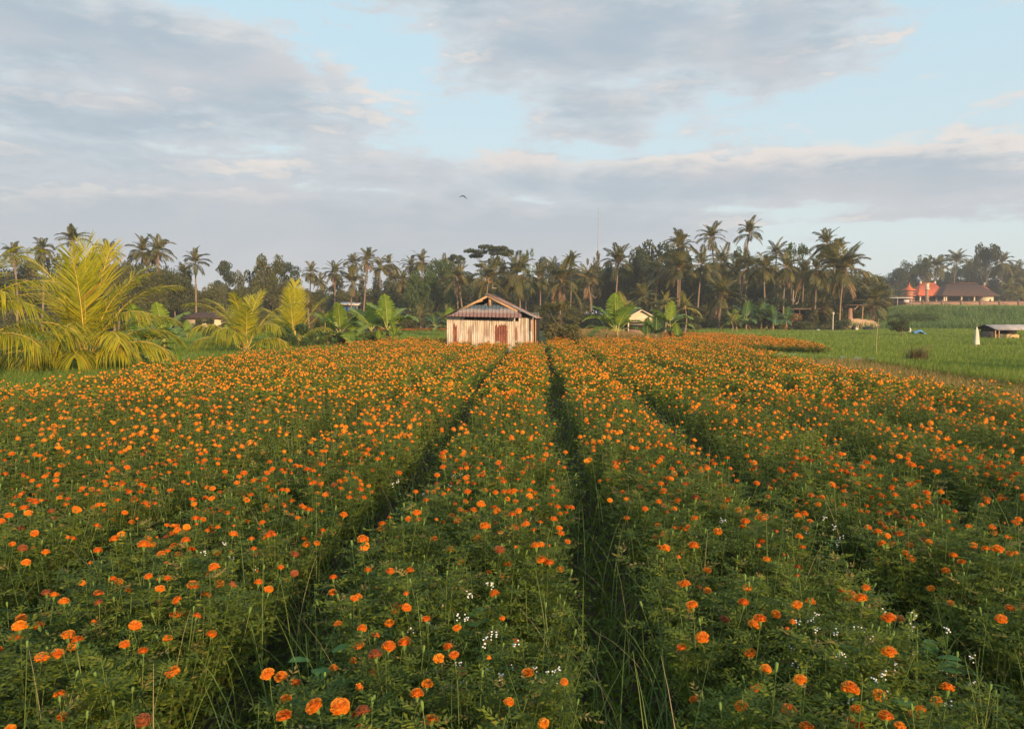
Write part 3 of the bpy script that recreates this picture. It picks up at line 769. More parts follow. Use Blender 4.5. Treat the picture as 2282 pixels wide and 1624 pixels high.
def palm(px, cy, D, r, label, lean=0.0, kind='far', nf=21, young=False, dead=2, nuts=0):
    """coconut palm whose crown centre is seen at (px,cy), fronds r pixels long"""
    c = P(px, cy + 7, D); L = r * D / 1653 * pr.uniform(1.14, 1.36); bx = c.x - lean; by = D + pr.uniform(-.8, .8) * abs(lean) * .4
    gz = tz(bx, by); H = c.z - gz
    root = thing('coconut_palm', label, 'palm tree', (bx, by, gz), 0, 'coconut palms of the tree line')
    k = 9; t = np.linspace(0, 1, k); rb = .10 + .005 * H
    sw = pr.uniform(-.25, .25)
    pts = np.stack([lean * t ** 1.5 + sw * np.sin(np.pi * t), .2 * np.sin(np.pi * t), H * t], 1)
    rads = rb * (1 - .42 * t) ; rads[0] *= 1.5
    link('trunk', Geo().tube(pts, rads, 8).mesh('trunk', [M_['trunk']], True), root)
    top = pts[-1]; fs = FS[kind]
    wx = wy = 0
    if young: plan = [('up', .22), ('hi', .34), ('mid', .28), ('low', .16)]
    else: plan = [[('up', .26), ('hi', .30), ('mid', .20), ('low', .14), ('hang', .10)], [('up', .10), ('hi', .20), ('mid', .22), ('low', .24), ('hang', .28)], [('up', .20), ('hi', .16), ('mid', .10), ('low', .24), ('hang', .36)], [('up', .20), ('hi', .34), ('mid', .22), ('low', .10), ('hang', .06)]][int(pr.integers(4))]
    wx, wy = pr.normal(0, .10), pr.normal(0, .10)
    seq = []
    for nm, fr in plan: seq += [nm] * max(1, round(fr * nf))
    seq += ['dead'] * dead
    for i, nm in enumerate(seq):
        me = fs[nm][int(pr.integers(len(fs[nm])))]
        o = link('dead_frond' if nm == 'dead' else 'frond', me, root, top + [0, 0, -.1 if nm in ('low', 'hang', 'dead') else 0], (wx + pr.normal(0, .14), wy + pr.normal(0, .14), i * 2.39996 + pr.uniform(-.5, .5)), L * pr.uniform(.74, 1.12))
    for i in range(nuts):
        a = i * 2.4; link('coconut', nut_me, root, top + [.34 * math.cos(a), .34 * math.sin(a), -.38 - .1 * (i % 2)])
    return root


PALMS = [
 (30, 560, 88, 25, 'dark coconut palm farthest left on the skyline beside the big yellow palm', 0),
 (97, 546, 92, 27, 'coconut palm rising behind the left side of the big yellow palm', .6),
 (163, 532, 90, 30, 'coconut palm peeking straight above the big yellow palm', 0),
 (243, 556, 93, 28, 'low dark coconut palm behind the right fronds of the big yellow palm', -.5),
 (318, 555, 88, 32, 'left one of two touching coconut crowns right of the big yellow palm', -.9),
 (350, 552, 86, 36, 'right one of two touching coconut crowns right of the big yellow palm', .4),
 (435, 578, 92, 30, 'lone coconut palm between the touching pair and the flat topped tree', .1),
 (408, 602, 112, 18, 'small distant palm just left of the lone coconut palm', 0),
 (693, 601, 122, 20, 'pale distant palm left of the blue shed, taller of two', .2),
 (713, 620, 120, 20, 'lower distant palm beside the taller one left of the blue shed', -.3),
 (746, 601, 122, 24, 'feathery dark palm above and left of the blue shed', .4),
 (784, 624, 110, 32, 'broad palm with pale trunk directly above the blue shed', .3),
 (786, 580, 128, 22, 'tall slim palm behind the broad one above the blue shed', 0),
 (819, 574, 118, 23, 'tall narrow palm with long bare trunk right of the blue shed', .9),
 (846, 588, 122, 24, 'second skyline palm right of the blue shed', -.4),
 (867, 582, 126, 22, 'third skyline palm right of the blue shed with ragged top', .3),
 (896, 619, 112, 28, 'brownish palm with hanging dead leaves below the skyline, left of the round green tree', -.2),
 (914, 586, 124, 22, 'skyline palm between the ragged one and the round green tree', .2),
 (939, 577, 122, 22, 'small upright palm touching the left side of the round green tree', .1),
 (990, 592, 130, 24, 'palm half hidden behind the round green tree', 0),
 (1022, 613, 100, 40, 'brown green palm above the left end of the shed roof', -.8),
 (1088, 616, 98, 47, 'large spreading palm directly above the shed roof ridge', .1),
 (1152, 606, 100, 45, 'large palm with drooping fronds right of the shed ridge', -.3),
 (1203, 612, 108, 34, 'narrower palm between the two large crowns right of the shed', .2),
 (1251, 620, 96, 46, 'large palm with thick reddish trunk above the dark bush', .1),
 (1272, 585, 118, 28, 'upright palm top behind the reddish trunk palm', .2),
 (1235, 590, 122, 22, 'small palm top on the skyline above the dark bush', 0),
 (1309, 618, 104, 36, 'dull green palm below the antenna mast', -.4),
 (1378, 580, 102, 34, 'palm with sideways lit fronds right of the antenna mast', .3),
 (1434, 655, 88, 33, 'low drooping palm behind the little gabled hut', .3),
 (1468, 598, 106, 32, 'palm in front of the round tree crown', .3),
 (1515, 543, 108, 30, 'tall palm just right of the round tree crown', .0),
 (1514, 592, 100, 36, 'mid height palm below the tall one right of the round tree', .2),
 (1563, 584, 100, 38, 'palm with thick drooping fronds left of the skyline pair', .5),
 (1585, 521, 106, 33, 'second tallest palm on the skyline', -.9),
 (1606, 578, 104, 33, 'dark upswept palm below the second tallest palm', .3),
 (1608, 655, 90, 42, 'brown ragged palm low between the young palms and the bamboo', .2),
 (1671, 513, 108, 30, 'tallest palm of the skyline', 1.2),
 (1668, 588, 102, 34, 'palm straight below the tallest one', .1),
 (1700, 590, 98, 36, 'orange lit palm with coconuts right of the tallest one', -.5),
 (1648, 592, 112, 30, 'dark palm squeezed left of the one below the tallest', -.3),
 (1753, 588, 98, 38, 'palm with a hanging dead frond in the middle of the right grove', .2),
 (1730, 560, 116, 28, 'palm behind the lacy light green tree', 0),
 (1790, 612, 110, 32, 'dark palm between the dead frond palm and the big outer ones', .2),
 (1817, 594, 98, 38, 'palm with brown skirt left of the leaning palm', .1),
 (1839, 538, 104, 32, 'leaning slim palm near the right end of the grove', -2.6),
 (1857, 562, 110, 30, 'smaller palm just right of the leaning one', -1.0),
 (1882, 594, 96, 56, 'widest palm at the right end of the grove', .4),
 (1833, 684, 99, 38, 'low bushy palm above the sandy wall', .0),
 (1943, 672, 101, 40, 'low arching palm at the right foot of the grove', .2),
 (1934, 634, 118, 26, 'grey distant palm right of the widest palm', 0),
 (2088, 586, 205, 32, 'palm left of centre above the walled compound', .4),
 (2130, 576, 212, 24, 'pale slim palm above the dark tiled roof', .2),
 (2064, 595, 222, 24, 'palm hidden at the left of the compound trees', 0),
 (2233, 580, 214, 26, 'palm right of the tall lollipop tree', -.3),
 (2262, 600, 220, 24, 'palm at the far right edge behind the compound', .3),
 (2246, 640, 190, 26, 'yellowish low palm right of the dark tiled roof', .1, 'light'),
 (2274, 650, 188, 22, 'yellowish low palm at the right edge of the photo', .0, 'light'),
 (2160, 590, 224, 20, 'small palm left of the tall lollipop tree', 0),
]
for i, p in enumerate(PALMS):
    kind = p[6] if len(p) > 6 else 'far'
    palm(p[0], p[1], p[2], p[3], p[4], p[5], kind, nf=int(pr.integers(25, 33)), dead=int(pr.integers(0, 4)), nuts=3 if p[3] > 35 and p[2] < 120 else 0)
YPALMS = [(1395, 688, 82, 40, 'young palm with tall upright pale fronds left of the gabled hut', 'light', 12),
 (1482, 676, 84, 32, 'left one of two yellowish young palms right of the gabled hut', 'light', 14), (1526, 678, 84, 32, 'right one of two yellowish young palms right of the gabled hut', 'light', 14),
 (1629, 712, 84, 24, 'small young palm on the edge of the far marigold patch', 'light', 10), (686, 680, 60, 34, 'dull green young palm behind the upright frond palm on the left', 'far', 14),
 (1985, 652, 190, 14, 'small yellowish palm left of the tiered shrine', 'light', 12), (2030, 648, 196, 16, 'yellowish palm tuft behind the orange roof', 'light', 12),
 (2108, 650, 196, 16, 'palm tuft between the orange and the dark roof', 'light', 12), (2145, 648, 198, 16, 'palm tuft behind the middle of the dark roof', 'light', 12), (2180, 650, 196, 14, 'palm tuft behind the right part of the dark roof', 'light', 12),
 (1740, 728, 88, 22, 'low young palm beside the bamboo clump', 'far', 10), (1700, 735, 86, 20, 'lowest young palm at the edge of the rice', 'light', 9),
 (1000, 700, 74, 26, 'young palm just left of the shed roof', 'far', 12), (935, 700, 86, 26, 'young palm above the strip of green rice', 'far', 12), (2215, 700, 112, 26, 'small palm tuft on the grassy bank', 'light', 10)]
for p in YPALMS: palm(p[0], p[1], p[2], p[3], p[4], 0, p[5], nf=p[6], young=True, dead=0)


def young_palm(px, py, D, label, fronds, L0, npair=44, petiole=.9, seed=1, trunkh=.5):
    """near young coconut palm; fronds: (azimuth deg, start angle deg, bend deg, length factor, droop)"""
    rng = np.random.default_rng(seed); b = G0(px, D); root = thing('young_coconut_palm', label, 'palm tree', b, 0, 'yellow green young palms by the left rice')
    k = 6; t = np.linspace(0, 1, k)
    link('trunk', Geo().tube(np.stack([0 * t, 0 * t, t * trunkh], 1), [.24, .23, .21, .19, .17, .12], 9).mesh('trunk', [M_['pstem']], True), root)
    for az, th, bend, lf, dr in fronds:
        me = frond(rng, L0 * lf, R(th), R(bend), int(npair * 1.35), L0 * (.34 if bend < 30 else .25), .0165, dr, 2, vee=.35, rad=.028, start=.27, curl=1.7, mats=[M_['palm_y'], M_['rachis_y']], sidebend=rng.uniform(-.05, .05), jit=.13)
        a = R(az); link('frond', me, root, (.08 * math.cos(a), .08 * math.sin(a), trunkh * rng.uniform(.55, .95)), (rng.normal(0, .04), rng.normal(0, .04), a))
    return root


# azimuth 0 = right in the photo, 90 = away, 180 = left, 270 = towards the camera
A = [(92, 87, 10, 1.06, .04), (78, 80, 20, 1.08, .06), (268, 82, 26, .98, .1), (110, 76, 40, 1.06, .15), (60, 68, 40, 1.05, .15), (178, 82, 58, 1.12, .3), (168, 72, 74, 1.1, .35), (200, 66, 96, .98, .5), (2, 78, 62, 1.0, .35), (12, 70, 74, 1.05, .4), (340, 64, 92, .9, .5), (20, 60, 92, .9, .5),
     (245, 66, 118, .8, .6), (285, 62, 122, .8, .7), (220, 48, 105, .85, .7), (320, 46, 100, .85, .7), (185, 40, 95, .85, .75), (355, 36, 90, .8, .75), (262, 40, 90, .7, .8), (130, 52, 100, .9, .5), (45, 45, 100, .9, .5), (205, 78, 30, .8, .2)]
young_palm(190, 0, 25.5, 'largest yellow green young palm with a broad fan of fronds at the left', A + [(250, 30, 70, .6, .8), (290, 34, 70, .6, .8), (225, 26, 60, .7, .8), (325, 28, 60, .7, .8), (200, 32, 70, .75, .8)], 3.95, 46, seed=3, trunkh=.5)
B = [(182, 64, 84, 1.12, .4), (170, 74, 60, .98, .25), (5, 66, 76, 1.12, .45), (70, 78, 40, .98, .15), (100, 76, 50, .95, .2), (262, 82, 40, .85, .25), (290, 72, 60, .85, .35), (215, 52, 95, .85, .7), (330, 54, 95, .85, .7), (250, 56, 100, .7, .8), (200, 38, 80, .75, .8), (345, 36, 80, .75, .8), (130, 62, 80, .95, .4), (60, 58, 90, .9, .4), (275, 50, 90, .65, .8)]
young_palm(545, 0, 36.5, 'low golden young palm with arching fronds left of the green shrub', B, 3.35, 40, seed=5)
C = [(92, 88, 8, 1.15, .04), (85, 80, 18, 1.05, .08), (265, 84, 16, 1.0, .1), (10, 68, 34, 1.05, .2), (175, 66, 50, .9, .25), (30, 60, 60, .9, .3), (150, 60, 70, .85, .3), (340, 40, 60, .8, .4)]
young_palm(655, 0, 43, 'young palm with one upright flat fan frond behind the green shrub', C, 3.15, 44, seed=8)
E = [(8, 76, 62, 1.15, .3), (0, 66, 84, 1.15, .5), (352, 58, 86, 1.05, .6), (15, 66, 95, 1.05, .5), (335, 64, 90, 1.0, .6), (30, 78, 45, 1.0, .25), (5, 88, 22, 1.0, .1), (180, 60, 80, 1, .4), (120, 65, 70, 1, .3), (260, 70, 90, .8, .5), (320, 46, 80, .85, .7), (350, 44, 90, .95, .7), (20, 48, 90, 1.0, .6)]
young_palm(-150, 0, 21.5, 'young palm at the left edge with only its green fronds in view', E, 4.2, 48, seed=12)

# ------------------------------------------------------------------ broadleaf trees
tr_ = np.random.default_rng(33)
def crown(rng, kind, n=3600, leaf=.018):
    """unit tree: height 1, width 1; returns lobes and crown geometry"""
    if kind == 'round': C = [(rng.normal(0, .25), rng.normal(0, .25), rng.uniform(.34, .87), rng.uniform(.11, .18), .8) for _ in range(20)]
    elif kind == 'flat': C = [(rng.uniform(-.42, .42), rng.uniform(-.3, .3), rng.choice([.86, .90, .93, .93, .74]), rng.uniform(.09, .15), .18) for _ in range(17)]
    elif kind == 'tier': C = [(rng.uniform(-.38, .38) * (1.25 - z), rng.uniform(-.3, .3), z, rng.uniform(.10, .17), .42) for z in np.linspace(.38, .93, 17)]
    elif kind == 'lacy': C = [(rng.normal(0, .22), rng.normal(0, .2), rng.uniform(.40, .93), rng.uniform(.05, .11), .8) for _ in range(26)]
    elif kind == 'ball': C = [(rng.normal(0, .2), rng.normal(0, .2), rng.uniform(.66, .90), rng.uniform(.12, .18), .8) for _ in range(11)]
    else: C = [(rng.uniform(-.36, .36), rng.uniform(-.36, .36), rng.uniform(.12, .8) , rng.uniform(.12, .2), .9) for _ in range(15)]
    C = [c if kind not in ('round', 'lacy', 'ball') else (np.clip(c[0], -.38, .38) * (1.25 - c[2] * .6), np.clip(c[1], -.38, .38) * (1.25 - c[2] * .6), c[2], c[3], c[4]) for c in C]
    g = Geo(); per = n // len(C)
    for cx, cy, cz, r, fl in C:
        d = unit(rng.normal(0, 1, (per, 3))); rad = r * rng.uniform(.35, 1.12, per) ** .6
        p = np.array([cx, cy, cz]) + d * rad[:, None] * np.array([1, 1, fl])
        dd = unit(d * .6 + rng.normal(0, .8, (per, 3)) + np.array([0, 0, -.15])); sd_ = unit(np.cross(dd, rng.normal(0, 1, (per, 3))))
        base = rng.uniform(-.18, .18)
        v = np.clip(rng.normal(.38, .2, per) + base, 0, .84); v[rng.uniform(size=per) < .04] = .95
        s = leaf * rng.uniform(.6, 1.5, per)
        g.leaves(p - dd * s[:, None], dd, sd_, s * 2, s * .62, 0, v)
    return C, g


def trunk_geo(rng, C, base_r=.028, low=.35):
    g = Geo(); k = 6; t = np.linspace(0, 1, k); bx, by = rng.normal(0, .02, 2); tz_ = max(.3, np.mean([c[2] for c in C]) - .1)
    main = np.stack([bx * np.sin(t * 3), by * np.sin(t * 2.5), tz_ * t], 1); g.tube(main, base_r * (1.25 - .7 * t), 7)
    for c in C[:11]:
        s = main[int(rng.integers(2, k))]; e = np.array(c[:3]) + [0, 0, -.02]; mid = (s + e) / 2 + np.array([0, 0, -.03]) + rng.normal(0, .012, 3)
        g.tube([s, mid, e], [base_r * .42, base_r * .28, base_r * .1], 5)
    return g


TREES = {}
for kd, nn, lf in (('round', 6400, .017), ('flat', 3800, .015), ('tier', 4200, .016), ('lacy', 2600, .014), ('ball', 3600, .02), ('bush', 3400, .026)):
    lst = []
    for _ in range(3):
        Cc, g = crown(tr_, kd, nn, lf); lst.append((g, trunk_geo(tr_, Cc, .022 if kd in ('flat', 'lacy') else .026), Cc))
    TREES[kd] = lst
_tm = {}
def tree(px, top, D, wpx, kind, label, mat='tree', bark='bark', name='broadleaf_tree', cat='tree', base=None, group='broadleaf trees of the tree line', sink=0.0, wm=None, hm=None):
    b = G0(px, D) if base is None else base; b = Vector((b[0], b[1], b[2] - sink)); H = hm or P(px, top, D).z - b.z; Wd = wm or wpx * D / 1653; vi = int(tr_.integers(3))
    key = (kind, vi, mat, bark)
    if key not in _tm:
        g, t, _ = TREES[kind][vi]; _tm[key] = (g.mesh('crown', [M_[mat]]), t.mesh('trunk', [M_[bark]], True))
    root = thing(name, label, cat, b, 0, group); rz = tr_.uniform(0, 6.28)
    sc = (Wd * 1.08, Wd * 1.08, H)
    link('trunk' if kind != 'bush' else 'stems', _tm[key][1], root, None, (0, 0, rz), (min(Wd, H) , min(Wd, H), H) if kind != 'bush' else sc)
    link('crown' if kind != 'bush' else 'foliage', _tm[key][0], root, None, (0, 0, rz), sc)
    return root


TL = [
 (338, 588, 83, 80, 'round', 'brown green bushy tree in front of the touching palm trunks', 'tree'), (392, 594, 84, 70, 'round', 'rounded bushy tree between the touching palms and the lone palm', 'tree'), (262, 580, 84, 80, 'round', 'bushy tree at the right shoulder of the big yellow palm', 'tree'), (15, 585, 97, 110, 'round', 'dull tree mass at the left edge behind the palms', 'tree'), (120, 556, 99, 120, 'round', 'tall tree mass directly behind the big yellow palm', 'tree'), (215, 552, 101, 110, 'round', 'rounded tree top right behind the big yellow palm', 'tree'), (300, 572, 96, 90, 'round', 'brownish tree under the left touching palm', 'tree'), (450, 636, 100, 90, 'round', 'low brown green tree under the lone coconut palm', 'tree'), (545, 630, 98, 90, 'round', 'low tree left under the large domed tree', 'tree'),
 (395, 588, 96, 84, 'round', 'rounded brownish green tree right of the big yellow palm', 'tree'), (330, 600, 100, 70, 'round', 'dull bushy tree under the touching palm pair', 'tree'),
 (70, 575, 100, 90, 'tier', 'dark spreading tree behind the left edge palms', 'tree'), (250, 575, 104, 90, 'round', 'dark tree mass behind the big yellow palm', 'tree'),
 (150, 590, 98, 80, 'round', 'shaded tree behind the trunk of the big yellow palm', 'tree'),
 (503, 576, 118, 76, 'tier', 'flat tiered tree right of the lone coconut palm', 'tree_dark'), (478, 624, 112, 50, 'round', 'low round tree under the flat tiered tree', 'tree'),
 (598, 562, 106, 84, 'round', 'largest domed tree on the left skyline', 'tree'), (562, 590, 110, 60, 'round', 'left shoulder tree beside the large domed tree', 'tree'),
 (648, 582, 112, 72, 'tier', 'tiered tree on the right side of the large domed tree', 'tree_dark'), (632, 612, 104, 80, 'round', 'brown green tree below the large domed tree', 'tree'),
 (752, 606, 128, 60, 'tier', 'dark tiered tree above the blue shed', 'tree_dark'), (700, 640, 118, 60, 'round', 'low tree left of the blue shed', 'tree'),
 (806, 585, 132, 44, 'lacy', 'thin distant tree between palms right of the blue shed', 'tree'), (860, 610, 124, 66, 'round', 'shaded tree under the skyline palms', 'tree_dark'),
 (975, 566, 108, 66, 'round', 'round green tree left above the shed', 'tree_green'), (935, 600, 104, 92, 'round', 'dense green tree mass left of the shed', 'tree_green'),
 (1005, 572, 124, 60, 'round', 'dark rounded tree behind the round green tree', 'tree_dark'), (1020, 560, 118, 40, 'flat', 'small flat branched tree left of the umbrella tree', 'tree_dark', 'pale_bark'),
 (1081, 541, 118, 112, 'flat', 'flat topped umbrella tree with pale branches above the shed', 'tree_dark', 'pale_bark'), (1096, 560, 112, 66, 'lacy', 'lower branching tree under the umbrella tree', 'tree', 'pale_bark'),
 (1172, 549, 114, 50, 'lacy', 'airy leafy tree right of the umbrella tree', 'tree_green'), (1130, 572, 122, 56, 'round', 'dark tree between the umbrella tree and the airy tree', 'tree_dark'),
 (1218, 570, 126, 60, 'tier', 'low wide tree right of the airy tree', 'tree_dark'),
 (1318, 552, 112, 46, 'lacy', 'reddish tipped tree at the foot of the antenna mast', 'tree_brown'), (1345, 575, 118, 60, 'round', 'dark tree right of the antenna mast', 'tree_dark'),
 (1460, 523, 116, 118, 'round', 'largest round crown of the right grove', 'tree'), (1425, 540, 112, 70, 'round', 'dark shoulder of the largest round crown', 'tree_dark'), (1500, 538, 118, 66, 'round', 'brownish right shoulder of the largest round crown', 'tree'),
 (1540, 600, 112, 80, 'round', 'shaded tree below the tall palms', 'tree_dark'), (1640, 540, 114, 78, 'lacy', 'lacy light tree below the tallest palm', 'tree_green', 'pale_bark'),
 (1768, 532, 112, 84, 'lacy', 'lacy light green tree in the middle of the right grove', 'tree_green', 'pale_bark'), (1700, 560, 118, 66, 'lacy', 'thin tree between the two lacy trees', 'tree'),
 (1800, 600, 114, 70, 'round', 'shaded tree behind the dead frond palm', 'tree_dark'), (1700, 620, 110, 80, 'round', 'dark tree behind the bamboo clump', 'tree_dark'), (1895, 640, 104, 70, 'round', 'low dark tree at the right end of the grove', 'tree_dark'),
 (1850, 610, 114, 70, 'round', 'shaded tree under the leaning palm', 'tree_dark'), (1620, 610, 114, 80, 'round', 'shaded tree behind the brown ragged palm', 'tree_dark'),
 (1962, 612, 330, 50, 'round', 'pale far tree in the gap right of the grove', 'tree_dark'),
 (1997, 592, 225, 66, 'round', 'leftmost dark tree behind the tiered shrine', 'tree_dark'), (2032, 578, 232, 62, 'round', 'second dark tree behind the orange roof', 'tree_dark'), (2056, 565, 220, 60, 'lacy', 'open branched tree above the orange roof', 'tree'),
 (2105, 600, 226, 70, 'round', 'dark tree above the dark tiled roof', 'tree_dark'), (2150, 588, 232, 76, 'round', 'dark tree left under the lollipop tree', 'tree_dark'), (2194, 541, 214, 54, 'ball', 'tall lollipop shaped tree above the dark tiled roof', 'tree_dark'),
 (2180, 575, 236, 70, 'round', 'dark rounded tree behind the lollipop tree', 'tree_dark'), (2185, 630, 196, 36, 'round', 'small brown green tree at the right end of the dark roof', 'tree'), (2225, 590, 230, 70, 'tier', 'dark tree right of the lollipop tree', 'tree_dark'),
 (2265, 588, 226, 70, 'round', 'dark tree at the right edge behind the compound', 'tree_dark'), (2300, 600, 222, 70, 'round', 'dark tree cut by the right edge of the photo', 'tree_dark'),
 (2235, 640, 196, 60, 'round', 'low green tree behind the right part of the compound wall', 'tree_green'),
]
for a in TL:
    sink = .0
    tree(a[0], a[1], a[2], a[3], a[4], a[5], a[6], a[7] if len(a) > 7 else 'bark')

# a far-off wood behind the single trees, and tangled scrub at their feet, each reading as one mass
def wood(name, spots, label, kinds, mat, cat, kind='stuff'):
    g = Geo()
    for (x, y, w, h) in spots:
        kd = kinds[int(tr_.integers(len(kinds)))]; gg = TREES[kd][int(tr_.integers(3))][0]
        a = tr_.uniform(0, 6.28); Mx = rotz(a) @ np.diag([w, w, h]); g.merge(gg, Mx, (x, y, tz(x, y) - .1 * h), att=tr_.uniform(-.15, .15))
    tag(link(name, g.mesh(name, [M_[mat]])), label, cat, kind=kind)
sp = []
for px in np.arange(-260, 1960, 21):
    D = 130 + tr_.uniform(-12, 24); top = 604 + tr_.uniform(-16, 14) if (px < 380 or px > 880) else 640 + tr_.uniform(-14, 10)
    if 1250 < px < 1900: top -= 22
    p = P(px + tr_.uniform(-9, 9), top, D); sp.append((p.x, D, tr_.uniform(8, 12), p.z - tz(p.x, D)))
wood('distant_wood', sp, 'dark distant wood closing the view behind the single trees and palms', ['round', 'round', 'tier'], 'tree', 'wood')
sp = []
for px in np.arange(1940, 2420, 22):
    D = 245 + tr_.uniform(-8, 10); p = P(px, 612 + tr_.uniform(-10, 10), D); sp.append((p.x, D, tr_.uniform(11, 15), p.z - tz(p.x, D)))
wood('compound_wood', sp, 'dark wood behind the walled compound on the right', ['round', 'bush'], 'tree_dark', 'wood')
sp = []
for px in np.arange(-200, 1890, 11):
    D = (100 + tr_.uniform(-4, 14)) if px > 880 else (96 + tr_.uniform(-4, 16)); top = (688 + tr_.uniform(-34, 20)) if px > 1180 else (696 + tr_.uniform(-24, 18)); p = P(px, top, D); sp.append((p.x, D, tr_.uniform(3, 5.5), max(1.2, p.z)))
wood('tree_line_scrub', sp, 'tangled green scrub along the foot of the tree line', ['bush'], 'tree', 'scrub')
sp = []
for px in np.arange(1950, 2290, 20):
    D = 121 + tr_.uniform(-5, 3); p = P(px, 698, D); sp.append((p.x, D, tr_.uniform(2, 4), tr_.uniform(.8, 1.6)))
for px in np.arange(1975, 2060, 12):
    D = 100 + tr_.uniform(-3, 6); p = P(px, 715, D); sp.append((p.x, D, tr_.uniform(2.5, 4.5), tr_.uniform(1.5, 2.6)))
wood('bank_scrub', sp, 'green scrub scattered on the grassy bank at the right', ['bush'], 'tree_green', 'scrub')

sb = Vector((29.5, 6.5, 0)); tree(0, 0, 7, 0, 'round', 'added unseen broadleaf tree beyond the right edge, there to shade the rice', 'tree', base=sb, group=None, wm=6.5, hm=6.2)  # unseen tree added outside the view to throw its shadow on the rice
SHR = [(650, 708, 41, 74, 'tree_green', 'bright green shrub at the foot of the upright fan palm'), (1250, 664, 42.5, 120, 'scrub', 'dark open bush standing right of the shed'), (1262, 712, 41.5, 80, 'scrub', 'lower brown part bush right of the shed wall'),
 (350, 705, 52, 34, 'tree', 'small dark shrub behind the banana cluster'), (470, 716, 62, 40, 'tree_green', 'green shrub left of the golden young palm'), (765, 728, 44, 60, 'tree_green', 'leafy shrub among the middle banana plants, left'),
 (820, 730, 44, 60, 'tree_green', 'leafy shrub among the middle banana plants, right'), (700, 735, 43, 44, 'tree_green', 'light green shrub left of the middle banana plants'), (2010, 708, 66, 52, 'tree', 'small leafy tree standing alone in the right rice field'),
 (1690, 648, 92, 90, 'tree_dark', 'dense dark bamboo like clump at the right grove foot'), (1745, 690, 90, 60, 'tree_dark', 'dark clump right of the bamboo like clump'), (1650, 680, 91, 60, 'tree_dark', 'dark clump left of the bamboo like clump'),
 (1562, 700, 92, 44, 'tree', 'round shrub behind the far marigold patch'), (1805, 712, 88, 60, 'tree', 'brownish hedge left of the bamboo fence'), (1860, 705, 89, 60, 'scrub', 'hedge behind the bamboo fence'),
 (1875, 708, 84, 26, 'tree_dark', 'dark small bush in front of the sandy wall'), (1330, 690, 96, 60, 'tree_dark', 'dark shrub left behind the right banana plants'), (1545, 695, 86, 40, 'tree', 'green shrub under the right yellowish palm'),
 (560, 690, 74, 60, 'tree', 'dull scrub bush behind the golden young palm'), (730, 668, 84, 70, 'tree_brown', 'dry brown thicket left of the blue shed'), (695, 690, 80, 50, 'tree_brown', 'lower part of the dry brown thicket'),
 (2100, 690, 112, 30, 'tree_green', 'bush on the upper edge of the bank'), (438, 700, 80, 46, 'tree', 'dark shrub before the left end of the low house'), (486, 700, 76, 50, 'tree', 'dark shrub before the right end of the low house'), (905, 690, 82, 46, 'tree', 'bush above the far marigold strip')]
for a in SHR:
    nm = 'small_tree' if 'tree' in a[5] else 'shrub'
    if 'small leafy tree' in a[5]: tree(a[0], a[1], a[2], a[3], 'round', a[5], a[4], name='small_tree', group=None)
    else: tree(a[0], a[1], a[2], a[3], 'lacy' if 'open bush' in a[5] else 'bush', a[5], a[4], name='shrub', cat='shrub', group='shrubs around the field edges', sink=.15)

# ------------------------------------------------------------------ bananas
br = np.random.default_rng(44)
def banana_leaf(rng, L, th0, bend, W_=.25, mat='banana', torn=.25, name='leaf'):
    k = 16; t = np.linspace(0, 1, k); ang = th0 - bend * t ** 1.5; st = L / (k - 1)
    x = np.concatenate([[0], np.cumsum(np.cos(ang[:-1]) * st)]); z = np.concatenate([[0], np.cumsum(np.sin(ang[:-1]) * st)])
    pts = np.stack([x, rng.uniform(-.06, .06) * L * t ** 2, z], 1); g = Geo(); T = unit(np.gradient(pts, axis=0)); Nn = unit(np.cross(T, [0, 1., 0])); Nn *= -np.sign(Nn[3, 2] * (1 if th0 < 1.45 else 1) + 1e-6) * -1
    g.tube(pts, L * np.linspace(.011, .003, k), 5, 1)
    u = np.clip((t - .22) / .78, 0, 1); w = L * W_ * np.clip(np.sin(np.pi * np.clip(u, 0, 1) ** .8), 0, 1) ** .55
    for sg in (-1, 1):
        for i in range(k - 1):
            if u[i + 1] <= 0: continue
            gap = rng.uniform(0, torn * .5) if rng.uniform() < .5 else 0
            droop = rng.uniform(-.15, .35); wi, wj = w[i] * rng.uniform(.92, 1.02), w[i + 1]
            a, b = pts[i], pts[i + 1]; b2 = a + (b - a) * (1 - gap * .3)
            S_ = np.array([0, sg, 0.]); up = Nn[i] * .22
            va, vb = a + (S_ * .5 + up * .7) * wi, b2 + (S_ * .5 + up * .7) * wj
            vc, vd = a + T[i] * .15 * wi + (S_ + up * (1 - droop * 4)) * wi, b2 - (b - a) * gap + (S_ + up * (1 - droop * 4)) * wj
            g.add([a, b2, vb, va], [(0, 1, 2, 3)], 0, rng.uniform(.2, .8)); g.add([va, vb, vd, vc], [(0, 1, 2, 3)], 0, rng.uniform(.2, .8))
    return g.mesh(name, [M_[mat], M_['midrib'] if mat != 'dryleaf' else M_['pstem']])


